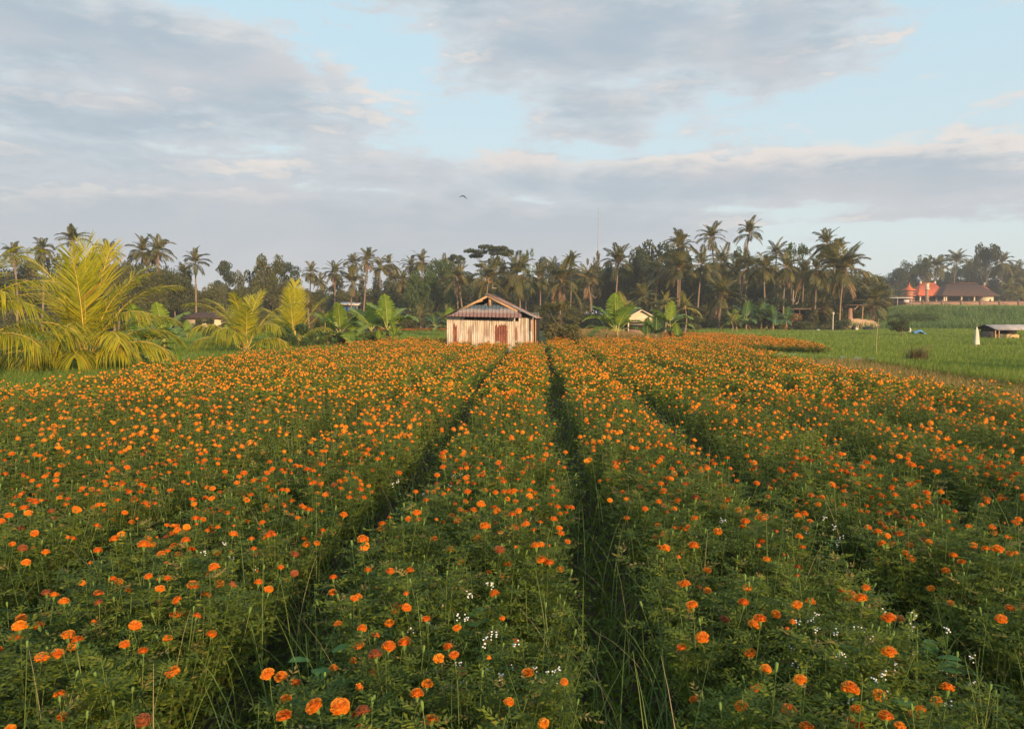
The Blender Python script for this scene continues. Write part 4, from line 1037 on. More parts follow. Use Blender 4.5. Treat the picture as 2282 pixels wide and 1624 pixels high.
BL = {m: {'up': [banana_leaf(br, 1, R(82), R(18), mat=m, W_=.24) for _ in range(2)], 'hi': [banana_leaf(br, 1, R(66), R(60), mat=m) for _ in range(3)],
          'mid': [banana_leaf(br, 1, R(50), R(95), mat=m) for _ in range(3)], 'low': [banana_leaf(br, 1, R(25), R(95), mat=m, torn=.7) for _ in range(2)]} for m in ('banana', 'banana_d')}
DRYL = [banana_leaf(br, 1, R(-50), R(35), mat='dryleaf', torn=1, W_=.09, name='dried_leaf') for _ in range(2)]
def banana(px, D, top, label, n=8, mat='banana', dry=2, spec=None, sh=.42, group='banana plants'):
    b = G0(px, D); Ht = P(px, top, D).z - b.z; stem = Ht * sh; L = Ht * (1 - sh) * 1.2
    root = thing('banana_plant', label, 'banana plant', b, br.uniform(-.2, .2), group)
    k = 5; t = np.linspace(0, 1, k); link('stem', Geo().tube(np.stack([.04 * np.sin(t * 3), 0 * t, t * stem], 1), Ht * np.array([.045, .04, .035, .03, .018]), 8).mesh('stem', [M_['pstem']], True), root)
    seq = spec or [(['up', 'hi', 'hi', 'mid', 'mid', 'low', 'mid', 'hi', 'low', 'mid'][i % 10], 270 + i * 137.5 + br.uniform(-25, 25)) for i in range(n)]
    for nm, az in seq:
        lst = BL[mat][nm]; link('leaf', lst[int(br.integers(len(lst)))], root, (0, 0, stem * br.uniform(.86, 1)), (br.normal(0, .06), br.normal(0, .06), R(az)), L * br.uniform(.85, 1.1))
    for i in range(dry):
        link('dried_leaf', DRYL[i % 2], root, (0, 0, stem * .85), (0, 0, br.uniform(0, 6.28)), L * br.uniform(.5, .75))
    return root


BAN = [(362, 31, 676, 'banana plant with one erect leaf right of the largest young palm', 6, 'banana', 1, None, .38), (318, 30, 690, 'banana plant with pale curled leaf beside the largest young palm', 7, 'banana', 2, None, .36),
 (300, 29, 738, 'low banana plant with big drooping leaves and reddish stems', 7, 'banana', 3, [('mid', 0), ('low', 10), ('mid', 180), ('low', 340), ('mid', 300), ('hi', 200)], .42), (345, 29.5, 736, 'banana plant whose broad leaf hangs over the marigolds', 6, 'banana', 2, [('mid', 5), ('low', 350), ('mid', 150), ('hi', 20), ('low', 40)], .45),
 (395, 28, 782, 'tiny banana sucker at the edge of the marigolds', 4, 'banana', 0, None, .2), (415, 58, 716, 'small banana plant before the left white walled house', 6, 'banana', 1, None, .3), (505, 62, 726, 'small banana plant behind the golden young palm', 6, 'banana', 2, None, .3), (612, 41, 730, 'slim banana sucker left of the bright green shrub', 4, 'banana', 1, None, .25),
 (732, 45, 688, 'leftmost banana plant of the middle clump', 8, 'banana', 2), (757, 44, 682, 'banana plant with upright yellow green leaves in the middle clump', 7, 'banana', 2, [('up', 260), ('up', 290), ('hi', 30), ('hi', 200), ('low', 220), ('mid', 340), ('low', 310)], .34),
 (790, 46, 696, 'broad dark banana plant in the middle clump', 8, 'banana_d', 2), (826, 45, 672, 'tall banana plant with drooping leaf in the middle clump', 8, 'banana', 3), (862, 44, 668, 'rightmost banana plant of the middle clump with brown dry leaves', 8, 'banana', 5), (880, 43, 716, 'short banana plant ending the middle clump beside the rice', 6, 'banana', 3),
 (705, 46, 722, 'low dark banana plant left of the middle clump', 6, 'banana_d', 1), (845, 43, 735, 'small banana plant low in front of the middle clump', 5, 'banana', 2), (775, 43, 738, 'small yellowish banana plant low in the middle clump', 5, 'banana', 2),
 (1352, 45, 695, 'dark leaved banana plant left of the broad yellow leaf', 7, 'banana', 2, [('mid', 180), ('hi', 175), ('low', 170), ('mid', 10), ('hi', 330)], .42), (1374, 44, 664, 'banana plant with two broad upright yellow leaves right of the dark bush', 8, 'banana', 3, [('up', 268), ('up', 282), ('hi', 300), ('hi', 25), ('mid', 350), ('mid', 185), ('low', 350), ('hi', 165), ('low', 200)], .38),
 (1442, 45, 712, 'dark fern like banana plant in front of the gabled hut', 7, 'banana_d', 1), (1462, 45, 706, 'banana stump with brown hanging leaves', 5, 'banana_d', 5), (1492, 45, 672, 'banana plant with one bright upright leaf right of the gabled hut', 6, 'banana', 2, [('up', 285), ('mid', 190), ('hi', 195), ('mid', 345), ('mid', 5), ('low', 340)], .5), (1510, 44.5, 722, 'small banana plant by the far marigolds', 5, 'banana', 1),
 (1662, 86, 676, 'left banana plant under the brown ragged palm', 9, 'banana_d', 1), (1695, 87, 670, 'tall dark banana plant of the grove edge', 9, 'banana_d', 1), (1722, 86, 678, 'dark banana plant beside the bamboo clump', 9, 'banana_d', 1), (1640, 85, 690, 'low banana plant at the grove edge', 8, 'banana', 1), (1752, 88, 684, 'right banana plant of the grove edge', 8, 'banana_d', 1),
 (1000, 64, 690, 'banana leaf clump just behind the left corner of the shed', 7, 'banana', 1), (968, 84, 700, 'banana plant at the tree line left of the shed', 7, 'banana_d', 1), (1070, 92, 668, 'banana plant behind the shed roof', 7, 'banana_d', 1),
 (2281, 54, 733, 'banana plant beside the open hut at the right edge', 5, 'banana', 1, [('up', 150), ('hi', 165), ('mid', 0), ('hi', 20)], .3)]
for a in BAN: banana(a[0], a[1], a[2], a[3], a[4], a[5], a[6], a[7] if len(a) > 7 else None, a[8] if len(a) > 8 else .4)

# ------------------------------------------------------------------ tin shed
def shed_wall_mat():
    m, N = mat_new('rusty_painted_tin'); tc = N.n('ShaderNodeTexCoord'); sp_ = N.n('ShaderNodeSeparateXYZ'); N.l(tc.outputs['Object'], sp_.inputs[0]); x, z = sp_.outputs[0], sp_.outputs[2]
    v = N.xyz(N.m('MULTIPLY', x, 15), 0.0, N.m('MULTIPLY', z, .9)); n1 = N.noise(v, 1.0, 6, .65); v2 = N.xyz(N.m('MULTIPLY', x, 3), 5.0, N.m('MULTIPLY', z, 1.6)); n2 = N.noise(v2, 1.2, 7, .7)
    col = N.mix(N.ss(n1, .30, .66), (.25, .20, .155), (.66, .60, .51)); col = N.mix(N.m('MULTIPLY', N.ss(n2, .53, .66), .6), col, (.33, .23, .14))
    rust = None
    def box(x0, x1, z0, z1, soft=.05, amt=1.0):
        nn = N.m('ADD', N.m('MULTIPLY', N.m('SUBTRACT', n1, .5), .75), N.m('MULTIPLY', N.m('SUBTRACT', n2, .5), .5))
        a = N.m('MULTIPLY', N.ss(N.m('ADD', x, N.m('MULTIPLY', nn, .25)), x0, x0 + soft * .5), N.ss(N.m('ADD', x, N.m('MULTIPLY', nn, .25)), x1, x1 - soft * .5)); b = N.m('MULTIPLY', N.ss(N.m('ADD', z, nn), z0, z0 + soft), N.ss(N.m('ADD', z, nn), z1 + soft, z1 - soft))
        return N.m('MULTIPLY', N.m('MULTIPLY', a, b), amt)
    for q in ((-1.93, -1.68, .5, 1.55), (.27, .95, .62, 1.56), (1.29, 1.48, .7, 1.5, .12, .85), (2.06, 2.2, 1.2, 1.9, .1, .9)): 
        r = box(*q); rust = r if rust is None else N.m('MAXIMUM', rust, r)
    for q in ((-1.16, -.84, .1, 1.45, .2, .85), (-.35, .08, .8, 1.5, .25, .7), (1.72, 1.86, .2, 1.9, .1, .75), (-.75, -.5, .2, .9, .2, .5)): col = N.mix(box(*q), col, (.24, .15, .10))
    rust = N.m('MULTIPLY', rust, N.ss(n1, .30, .46)); red = N.mix(N.ss(n2, .4, .6), (.15, .04, .025), (.24, .085, .05))
    col = N.mix(rust, col, red); col = N.mix(N.m('MULTIPLY', N.ss(z, .75, .2), N.ss(n1, .35, .6)), col, (.22, .13, .08))
    finish(N, bsdf(N, col, .65, .3)); return m
def roof_mat(name, a, b, c=None):
    m, N = mat_new(name); tc = N.n('ShaderNodeTexCoord'); n1 = N.noise(tc.outputs['Object'], 1.6, 7, .7); n2 = N.noise(tc.outputs['Object'], 9, 5, .6)
    col = N.mix(N.ss(n1, .38, .62), a, b); col = N.mix(N.m('MULTIPLY', N.ss(n2, .5, .7), .4), col, c or a); finish(N, bsdf(N, col, .6, .35)); return m
def skirt_mat():
    m, N = mat_new('rib_tin_skirt'); tc = N.n('ShaderNodeTexCoord'); sp_ = N.n('ShaderNodeSeparateXYZ'); N.l(tc.outputs['Object'], sp_.inputs[0])
    n1 = N.noise(tc.outputs['Object'], 4, 5, .6); zz = N.m('ADD', sp_.outputs[2], N.m('MULTIPLY', N.m('SUBTRACT', n1, .5), .28))
    col = N.mix(N.ss(zz, 2.28, 2.42), (.25, .21, .20), (.07, .105, .14)); wv = N.ss(N.m('SINE', N.m('MULTIPLY', sp_.outputs[0], 33)), -.3, .5)
    col = N.mix(N.m('MULTIPLY', N.ss(zz, 2.24, 2.12), N.m('MULTIPLY_ADD', wv, .45, .42)), col, (.15, .05, .04)); finish(N, bsdf(N, col, .5, .4)); return m
M_['wall_tin'] = shed_wall_mat(); M_['rust_roof'] = roof_mat('rusty_tin_roof', (.17, .085, .06), (.29, .17, .13), (.26, .2, .17)); M_['grey_tin'] = roof_mat('grey_tin', (.36, .34, .34), (.24, .22, .22), (.20, .12, .09)); M_['dark_tin'] = roof_mat('dark_tin', (.05, .07, .07), (.09, .10, .10)); M_['skirt'] = skirt_mat()


def corr(p00, p10, p11, p01, pitch=.09, amp=.017, nv=3):
    """corrugated sheet over a quad: waves run along p00->p10"""
    p00, p10, p11, p01 = map(lambda q: np.array(q, float), (p00, p10, p11, p01)); w = np.linalg.norm(p10 - p00); n = max(8, int(w / pitch * 6)); u = np.linspace(0, 1, n + 1)
    nrm = np.cross(p10 - p00, p01 - p00); nrm /= np.linalg.norm(nrm); off = np.sin(u * w / pitch * 2 * np.pi)[:, None] * amp * nrm
    g = Geo(); rows = []
    for v in np.linspace(0, 1, nv): rows.append((p00 * (1 - v) + p01 * v)[None] * (1 - u)[:, None] + (p10 * (1 - v) + p11 * v)[None] * u[:, None] + off)
    V = np.concatenate(rows); i = np.arange(n); F = np.concatenate([np.stack([i + r * (n + 1), i + 1 + r * (n + 1), i + 1 + (r + 1) * (n + 1), i + (r + 1) * (n + 1)], 1) for r in range(nv - 1)])
    g.add(V, F); g.add(V - nrm * .004, F[:, ::-1]); return g


SY = 38.0; shed = thing('tin_shed', 'weathered cream and rust corrugated tin shed at the end of the marigold rows', 'shed', ((1090.3 - 1140.5) / 1653 * SY, SY, 0), R(-8))
def sp(name, g, mat, lab=None, smooth_=False, parent=None):
    o = link(name, g.mesh(name, [M_[mat]], smooth_), parent or shed)
    if lab: o['label'] = lab
    return o
for i, (x0, x1, zt, yo) in enumerate([(-2.23, -1.34, 1.95, 0), (-1.36, -.60, 1.80, -.012), (-.62, .22, 1.805, .0), (.20, .99, 1.79, -.013), (.97, 1.34, 1.92, .002), (1.33, 1.51, 1.73, -.012), (1.50, 2.23, 1.90, .0)]):
    o = sp('wall_sheet', corr((x0, yo, 0), (x1, yo, 0), (x1, yo, zt + .01), (x0, yo, zt)), 'wall_tin', 'wall sheet with a large dark red rust patch' if i == 3 else None)
sp('side_wall', corr((-2.23, 3.2, 0), (-2.23, 0, 0), (-2.23, 0, 1.95), (-2.23, 3.2, 1.95)), 'grey_tin'); sp('back_wall', corr((2.23, 3.2, 0), (-2.23, 3.2, 0), (-2.23, 3.2, 2.2), (2.23, 3.2, 2.2)), 'dark_tin')
sp('side_wall', corr((2.23, .15, 0), (2.23, .40, 0), (2.23, .40, 1.0), (2.23, .15, 1.02)), 'wall_tin', 'loose pale sheet at the right corner')
sp('side_wall', corr((2.23, 1.5, 0), (2.23, 3.2, 0), (2.23, 3.2, 1.9), (2.23, 1.5, 1.9)), 'black')  # sheet coloured black to stand in for shade in the open right side
for x, y in ((-1.31, .05), (-.75, .05), (.03, .05), (.85, .05), (-2.2, .05), (2.2, .05), (2.2, 1.5), (2.2, 3.15), (-2.2, 3.15)): sp('post', Geo().box(x - .035, y, 0, x + .035, y + .07, 2.0), 'wood')
AP = np.array([-.07, -.30, 3.08])
def rake(x): return 3.08 - .485 * abs(x + .07)
sp('roof_sheet', corr((-.07, 3.5, 3.02), (-.07, -.30, 3.08), (2.38, -.30, rake(2.38)), (2.38, 3.5, rake(2.38) - .03), .076, .010, 5), 'rust_roof', 'rusty red brown roof sheet on the right slope')
sp('roof_sheet', corr((1.15, .9, rake(1.15) + .02), (1.15, -.34, rake(1.15) + .022), (2.42, -.34, rake(2.42) + .022), (2.42, .9, rake(2.42) + .02), .076, .010, 3), 'grey_tin', 'grey patch sheet at the front right eave')
sp('roof_sheet', corr((-2.42, 3.5, rake(-2.42)), (-2.42, -.30, rake(-2.42)), (-.07, -.30, 3.08), (-.07, 3.5, 3.02), .076, .010, 5), 'dark_tin', 'dark roof sheet on the left slope')
sp('ridge_cap', Geo().beam((-.07, -.33, 3.11), (-.07, 3.5, 3.05), .16, .025), 'grey_tin')
def skirt():
    g = Geo(); n = 240; xs = np.linspace(-2.06, 1.72, n + 1); top = np.minimum(2.56, 3.08 - .485 * np.abs(xs + .07) - .12); bot = 1.99 - .02 * (xs + 2) ; top = np.maximum(top, bot + .02)
    wv = (np.clip(np.sin(xs * 33), .2, 1) - .2) * .03; f = (top - bot) / (2.56 - 1.95)
    rows = []
    for v in (0, .5, 1):
        z = bot + (top - bot) * v; y = -.62 + (z - 1.95) / .61 * .50 - wv; rows.append(np.stack([xs, y, z + wv * .5], 1))
    V = np.concatenate(rows); i = np.arange(n); F = np.concatenate([np.stack([i + r * (n + 1), i + 1 + r * (n + 1), i + 1 + (r + 1) * (n + 1), i + (r + 1) * (n + 1)], 1) for r in (0, 1)]); g.add(V, F); g.add(V + [0, .006, -.004], F[:, ::-1]); return g
sp('front_awning', skirt(), 'skirt', 'ribbed tin awning, blue grey above and red brown along its lower edge')
for sg in (-1, 1): sp('barge_board', Geo().beam((-.07, -.27, 2.99), (-.07 + sg * 1.55, -.27, 2.99 - .485 * 1.55), .04, .10), 'wood')
sp('gable_board', Geo().beam((-.75, -.2, 2.66), (-.32, -.2, 2.80), .03, .09), 'wood'); sp('king_post', Geo().box(-.075 + .07, -.235, 2.5, .075 + .07 - .02, -.185, 3.0), 'wood', 'pale king post in the open gable')
sp('tie_beam', Geo().beam((-2.2, .1, 1.99), (2.2, .1, 1.99), .07), 'dwood')
sp('eave_pole', Geo().beam((2.3, -.28, 0), (2.27, -.26, 1.93), .045), 'wood', 'pale thin pole holding the front right eave')

# ------------------------------------------------------------------ other buildings
for nm, a, b in (('cream', (.66, .56, .40), (.56, .46, .32)), ('blue_wall', (.035, .10, .24), (.05, .14, .28)), ('pale_roof', (.55, .52, .50), (.45, .42, .42)), ('orange_tile', (.55, .13, .055), (.46, .10, .045)), ('dark_tile', (.06, .034, .026), (.10, .055, .04)),
                 ('brick', (.33, .20, .14), (.24, .15, .11)), ('terracotta', (.60, .20, .08), (.48, .16, .07)), ('sand_wall', (.46, .31, .18), (.36, .24, .14)), ('cloth', (.62, .58, .48), (.52, .48, .40)), ('tarp', (.10, .25, .5), (.12, .3, .55)), ('mulch', (.52, .56, .60), (.36, .40, .42)), ('metal', (.35, .35, .36), (.28, .28, .3)), ('bamboo', (.55, .40, .20), (.42, .30, .14)), ('black', (.02, .02, .025), (.03, .03, .03))):
    M_[nm] = plain_mat(nm, a, b, 2.5, .8, .2, .15)
M_['tarp'] = plain_mat('blue_tarp', (.10, .25, .5), (.12, .3, .55), 3, .4)


def part(root, name, g, mat, lab=None, smooth_=False):
    o = link(name, g.mesh(name, [M_[mat]], smooth_), root)
    if lab: o['label'] = lab
    return o


def hip(x0, x1, y0, y1, z0, z1, inset, th=.12, curve=0):
    yc = (y0 + y1) / 2; g = Geo(); V = [(x0, y0, z0), (x1, y0, z0), (x1, y1, z0), (x0, y1, z0), (x0 + inset, yc, z1), (x1 - inset, yc, z1)]
    g.add(V, [(0, 1, 5, 4), (2, 3, 4, 5)]); g.add(V, [(1, 2, 5), (3, 0, 4)]); g.box(x0 + .01, y0 + .01, z0 - th, x1 - .01, y1 - .01, z0 - .003); return g


def bld(name, label, cat, px, D, rz=0):
    b = G0(px, D); return thing(name, label, cat, b, rz)


def gable_roof(w, d, z0, z1, th=.08, over=.3):
    g = Geo(); hw = w / 2 + over
    for sg in (-1, 1):
        V = [(0, -over, z1), (sg * hw, -over, z0 - over * (z1 - z0) / (w / 2)), (sg * hw, d + over, z0 - over * (z1 - z0) / (w / 2)), (0, d + over, z1)]
        V2 = [(a, b, c + th) for a, b, c in V]; g.add(V + V2, [(0, 1, 2, 3), (7, 6, 5, 4), (0, 4, 5, 1), (1, 5, 6, 2), (2, 6, 7, 3)])
    return g


# small gabled hut right of the bananas
r = bld('gabled_hut', 'small cream gabled hut with dark roof between the banana plants', 'hut', 1428, 74); w = 2.5
part(r, 'gable_wall', Geo().add([(-w / 2, 0, 1.25), (w / 2, 0, 1.25), (w / 2, 0, 1.72), (0, 0, 2.38), (-w / 2, 0, 1.72), (-w / 2, .1, 1.25), (w / 2, .1, 1.25), (w / 2, .1, 1.72), (0, .1, 2.38), (-w / 2, .1, 1.72)][:10], [(0, 1, 2, 4), (9, 7, 6, 5), (0, 5, 6, 1)]).add([(-w / 2, 0, 1.72), (w / 2, 0, 1.72), (0, 0, 2.38)], [(0, 1, 2)]), 'cream')
for x in (-w / 2, w / 2): part(r, 'post', Geo().box(x - .06, -.02, 0, x + .06, .1, 1.72), 'cream'); part(r, 'post', Geo().box(x - .06, 3, 0, x + .06, 3.1, 1.72), 'cream')
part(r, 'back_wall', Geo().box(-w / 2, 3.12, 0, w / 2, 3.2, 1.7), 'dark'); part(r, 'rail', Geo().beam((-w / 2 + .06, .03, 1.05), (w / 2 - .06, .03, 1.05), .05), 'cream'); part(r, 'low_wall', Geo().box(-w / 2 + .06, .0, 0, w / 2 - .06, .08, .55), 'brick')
part(r, 'roof', gable_roof(w, 3.2, 1.72, 2.44), 'dark_tile')
for sg in (-1, 1): part(r, 'barge_board', Geo().beam((0, -.32, 2.47), (sg * 1.6, -.32, 1.62), .03, .1), 'cream')
# blue shed
r = bld('blue_shed', 'small blue walled shed with pale roof under the palms', 'shed', 776, 112)
part(r, 'wall', Geo().box(-1.0, 0, 0, 1.0, 2, 3.2), 'blue_wall'); part(r, 'roof', Geo().add([(-1.4, -.4, 3.55), (1.6, -.4, 3.4), (1.6, 2.2, 3.75), (-1.4, 2.2, 3.9), (-1.4, -.4, 3.68), (1.6, -.4, 3.53), (1.6, 2.2, 3.88), (-1.4, 2.2, 4.03)], [(3, 2, 1, 0), (4, 5, 6, 7), (0, 1, 5, 4), (1, 2, 6, 5), (2, 3, 7, 6), (3, 0, 4, 7)]), 'pale_roof'); part(r, 'post', Geo().box(1.3, -.2, 0, 1.4, -.1, 3.4), 'metal')
# left low house
r = bld('low_house', 'low white walled house with dark roof behind the left banana plants', 'house', 452, 88)
part(r, 'wall', Geo().box(-1.9, 0, 0, 1.9, 3, 1.55), 'cream'); part(r, 'roof', hip(-2.4, 2.4, -.5, 3.5, 1.65, 2.3, 1.2), 'dark_tile'); part(r, 'window', Geo().box(.4, -.02, .7, 1.1, -.003, 1.3), 'dark'); part(r, 'door', Geo().box(-.9, -.02, 0, -.2, -.003, 1.4), 'dark')
# open hut at right edge
r = bld('open_hut', 'open fronted field hut with grey sheet roof at the right edge', 'hut', 2258, 55)
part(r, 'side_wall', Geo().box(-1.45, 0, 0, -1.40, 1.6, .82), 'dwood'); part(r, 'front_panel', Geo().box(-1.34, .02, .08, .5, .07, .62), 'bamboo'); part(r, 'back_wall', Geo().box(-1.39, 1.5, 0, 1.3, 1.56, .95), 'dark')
part(r, 'roof', Geo().add([(-1.3, -.25, .92), (1.5, -.25, .92), (1.4, .8, 1.28), (-1.6, .8, 1.28), (-1.3, -.25, .96), (1.5, -.25, .96), (1.4, .8, 1.32), (-1.6, .8, 1.32)], [(3, 2, 1, 0), (4, 5, 6, 7), (0, 1, 5, 4), (1, 2, 6, 5), (3, 0, 4, 7)]), 'grey_tin', 'grey front slope of the roof')
part(r, 'roof', Geo().add([(-1.62, .81, 1.28), (1.4, .81, 1.28), (1.4, 1.8, .95), (-1.72, 1.8, .95), (-1.62, .81, 1.33), (1.4, .81, 1.33), (1.4, 1.8, 1.0), (-1.72, 1.8, 1.0)], [(3, 2, 1, 0), (4, 5, 6, 7), (2, 3, 7, 6), (3, 0, 4, 7)]), 'black', 'black rear slope of the roof')
for x in (-1.37, -1.1, .9): part(r, 'post', Geo().box(x, -.1, 0, x + .06, -.04, .93), 'wood')
part(r, 'floor_beam', Geo().box(-1.37, -.08, .02, 1.2, .0, .08), 'wood')

# walled compound
DW = 175
r = bld('compound_wall', 'long low brown stone wall in front of the tiled roofs', 'wall', 2130, DW)
x0, x1 = -17, 20
part(r, 'wall', Geo().box(x0, 0, -.3, x1, .35, 1.15), 'brick'); part(r, 'coping', Geo().box(x0 - .05, -.08, 1.155, x1 + .05, .43, 1.33), 'dwood'); part(r, 'plinth', Geo().box(x0 - .05, -.06, -.3, x1, -.003, .35), 'sand_wall')
for i in range(9): part(r, 'pillar', Geo().box(x0 + i * 4.5 - .2, -.14, -.3, x0 + i * 4.5 + .2, .5, 1.6), 'dwood')
for i in range(8): part(r, 'panel', Geo().box(x0 + i * 4.5 + .6, -.045, .62, x0 + i * 4.5 + 3.9, -.004, .86), 'terracotta' if i == 0 else 'brick')
r = bld('pavilion', 'pavilion with bright orange tiled hip roof and pale ridge finials', 'pavilion', 2064, 186)
part(r, 'roof', hip(-3.9, 3.9, -3, 3, 2.9, 5.9, 2.0), 'orange_tile'); part(r, 'wall', Geo().box(-2.6, 1.5, 0, 2.6, 1.8, 2.75), 'dwood')
for x in (-3, -1, 1, 3): part(r, 'column', Geo().box(x - .16, -2.4, 0, x + .16, -2.1, 2.75), 'cream')
for x in (-1.8, 1.8): part(r, 'finial', Geo().tube([(x, 0, 5.9), (x, 0, 6.2), (x, 0, 6.55)], [.22, .28, .1], 8), 'cream')
for x, y in ((-3.8, -2.95), (3.8, -2.95)): part(r, 'corner_finial', Geo().tube([(x, y, 2.95), (x * 1.03, y, 3.2), (x * 1.06, y, 3.45)], [.16, .15, .05], 6), 'orange_tile')
part(r, 'ridge', Geo().beam((-1.9, 0, 5.95), (1.9, 0, 5.95), .3, .25), 'orange_tile')
r = bld('shrine_post', 'slim pale shrine post in front of the orange roof', 'shrine', 2063, 180)
part(r, 'column', Geo().box(-.25, -.25, 0, .25, .25, 4.2), 'brick'); part(r, 'box', Geo().box(-.4, -.4, 4.2, .4, .4, 4.45).box(-.3, -.3, 4.453, .3, .3, 5.5).box(-.36, -.36, 5.503, .36, .36, 5.7), 'cream')
r = bld('hall', 'long hall with dark brown tiled hip roof and cream end wall', 'hall', 2140, 184)
part(r, 'roof', hip(-7.1, 7.1, -4, 4, 2.75, 5.9, 3.6), 'dark_tile'); part(r, 'ridge', Geo().beam((-3.5, 0, 5.96), (3.5, 0, 5.96), .3, .22), 'dark_tile'); part(r, 'wall', Geo().box(-5.6, 2, 0, 3.0, 2.3, 2.6), 'dwood'); part(r, 'end_wall', Geo().box(3.3, -3.2, 0, 5.9, 2.3, 2.6), 'cream')
part(r, 'window', Geo().box(4.9, -3.24, 1.0, 5.3, -3.203, 1.9), 'dark')
for x in (-6.1, -5.6, -1.9, 1.2): part(r, 'column', Geo().box(x - .15, -3.3, 0, x + .15, -3.0, 2.6), 'cream')
r = bld('tiered_shrine', 'orange tiered shrine tower with curved roof left of the orange pavilion', 'shrine', 2023, 178)
r.scale = (.82, .82, .82); part(r, 'base', Geo().box(-1.5, -1.5, 0, 1.5, 1.5, 1.2).box(-1.2, -1.2, 1.203, 1.2, 1.2, 2.0), 'brick'); part(r, 'body', Geo().box(-.75, -.75, 2.003, .75, .75, 4.8), 'brick')
for z, w_ in ((2.4, 1.15), (3.2, 1.3), (4.0, 1.15)): part(r, 'tier', Geo().box(-w_, -w_, z, w_, w_, z + .22), 'terracotta')
g = Geo(); ring = lambda w_, z: [(-w_, -w_, z), (w_, -w_, z), (w_, w_, z), (-w_, w_, z)]
V = ring(1.4, 4.75) + ring(1.45, 4.9) + ring(.8, 5.3) + ring(.4, 5.8) + ring(.1, 6.5)
g.add(V, [(3, 2, 1, 0)] + [(a * 4 + i, a * 4 + (i + 1) % 4, (a + 1) * 4 + (i + 1) % 4, (a + 1) * 4 + i) for a in range(4) for i in range(4)] + [(16, 17, 18, 19)]); part(r, 'roof', g, 'orange_tile'); part(r, 'finial', Geo().tube([(0, 0, 6.4), (0, 0, 6.7), (0, 0, 7.1)], [.14, .16, .04], 6), 'orange_tile')
part(r, 'stair_wing', Geo().add([(-1.5, -.4, 0), (-2.9, -.4, 0), (-1.5, -.4, 2.6), (-1.5, .4, 0), (-2.9, .4, 0), (-1.5, .4, 2.6)], [(0, 1, 4, 3), (1, 2, 5, 4)]).add([(-1.5, -.41, 0), (-2.9, -.41, 0), (-1.5, -.41, 2.6)], [(0, 2, 1)]), 'brick')
r = bld('red_roofed_house', 'small red tiled roof peeking out behind the right end of the dark roof', 'house', 2182, 194)
part(r, 'roof', hip(-3.2, 2.4, -2.5, 2.5, 3.4, 5.7, 1.4), 'orange_tile'); part(r, 'wall', Geo().box(-2.5, -1.9, 0, 1.9, 1.9, 3.27), 'brick'); part(r, 'finial', Geo().tube([(1.0, 0, 5.7), (1.0, 0, 6.2), (1, 0, 6.5)], [.25, .3, .1], 7), 'cream')
r = bld('metal_shelter', 'long low shelter with pale grey metal roof left of the shrine tower', 'shelter', 1992, 172)
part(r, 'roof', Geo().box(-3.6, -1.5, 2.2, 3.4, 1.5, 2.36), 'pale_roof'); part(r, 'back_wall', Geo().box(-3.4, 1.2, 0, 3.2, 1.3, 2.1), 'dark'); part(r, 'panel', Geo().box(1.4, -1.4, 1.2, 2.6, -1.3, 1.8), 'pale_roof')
for x in (-3.3, 0, 3.1): part(r, 'post', Geo().box(x - .06, -1.3, 0, x + .06, -1.2, 2.2), 'metal')
r = bld('far_house', 'dark roofed house at the right edge behind the wall', 'house', 2290, 190); part(r, 'roof', hip(-3.5, 3.5, -2.5, 2.5, 2.6, 4.3, 1.6), 'dark_tile'); part(r, 'wall', Geo().box(-2.7, -1.9, 0, 2.7, 1.9, 2.47), 'brick')
# sandy wall, open shelters and fence at the grove
r = bld('sandy_wall', 'broken sunlit sandy earth wall at the right foot of the grove', 'wall', 1924, 93)
xs = np.linspace(-2.0, 2.2, 22); tp = 1.5 - .05 * (xs + 1.2) ** 2 + .03 * np.sin(xs * 7); tp[:2] -= .3; tp[-3:] -= .3
g = Geo(); V = []
for y in (0, .3): V += [(x, y, -.1) for x in xs] + [(x, y, z) for x, z in zip(xs, tp)]
n = 22; F = [(i, i + 1, n + i + 1, n + i) for i in range(n - 1)] + [(2 * n + i + 1, 2 * n + i, 3 * n + i, 3 * n + i + 1) for i in range(n - 1)] + [(n + i, n + i + 1, 3 * n + i + 1, 3 * n + i) for i in range(n - 1)] + [(0, n, 3 * n, 2 * n), (2 * n - 1, n - 1, 3 * n - 1, 4 * n - 1)]
part(r, 'wall', g.add(V, F), 'sand_wall'); part(r, 'footing', Geo().box(-2.1, -.15, -.1, 2.4, -.003, .25), 'sand_wall')
r = bld('bamboo_fence', 'low woven bamboo lattice fence left of the sandy wall', 'fence', 1855, 91)
g = Geo()
for i in range(24):
    x = -2.6 + i * .23; g.beam((x, -.01, 0), (x + .5, -.01, .55), .025, .02); g.beam((x + .5, .02, 0), (x, .02, .55), .025, .02)
part(r, 'lattice', g, 'bamboo'); part(r, 'rail', Geo().beam((-2.7, 0, .6), (3.2, 0, .6), .06), 'bamboo'); part(r, 'rail', Geo().beam((-2.7, 0, .03), (3.2, 0, .03), .08), 'sand_wall')
for x in (-2.7, -1.2, .3, 1.8, 3.2): part(r, 'post', Geo().beam((x, .06, -.1), (x, .06, .8), .07), 'bamboo')
r = bld('grove_shelter', 'dark open shelter with sagging reddish roof edge under the grove palms', 'shelter', 1790, 100)
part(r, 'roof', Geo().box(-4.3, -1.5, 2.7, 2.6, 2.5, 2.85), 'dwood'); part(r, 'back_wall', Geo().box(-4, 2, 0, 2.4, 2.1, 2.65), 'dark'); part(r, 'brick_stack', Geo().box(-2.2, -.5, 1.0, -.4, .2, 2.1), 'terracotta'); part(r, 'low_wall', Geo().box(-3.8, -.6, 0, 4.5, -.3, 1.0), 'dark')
for x in (-4, -1, 2): part(r, 'post', Geo().beam((x, -1.2, 0), (x, -1.2, 2.7), .09), 'dwood')
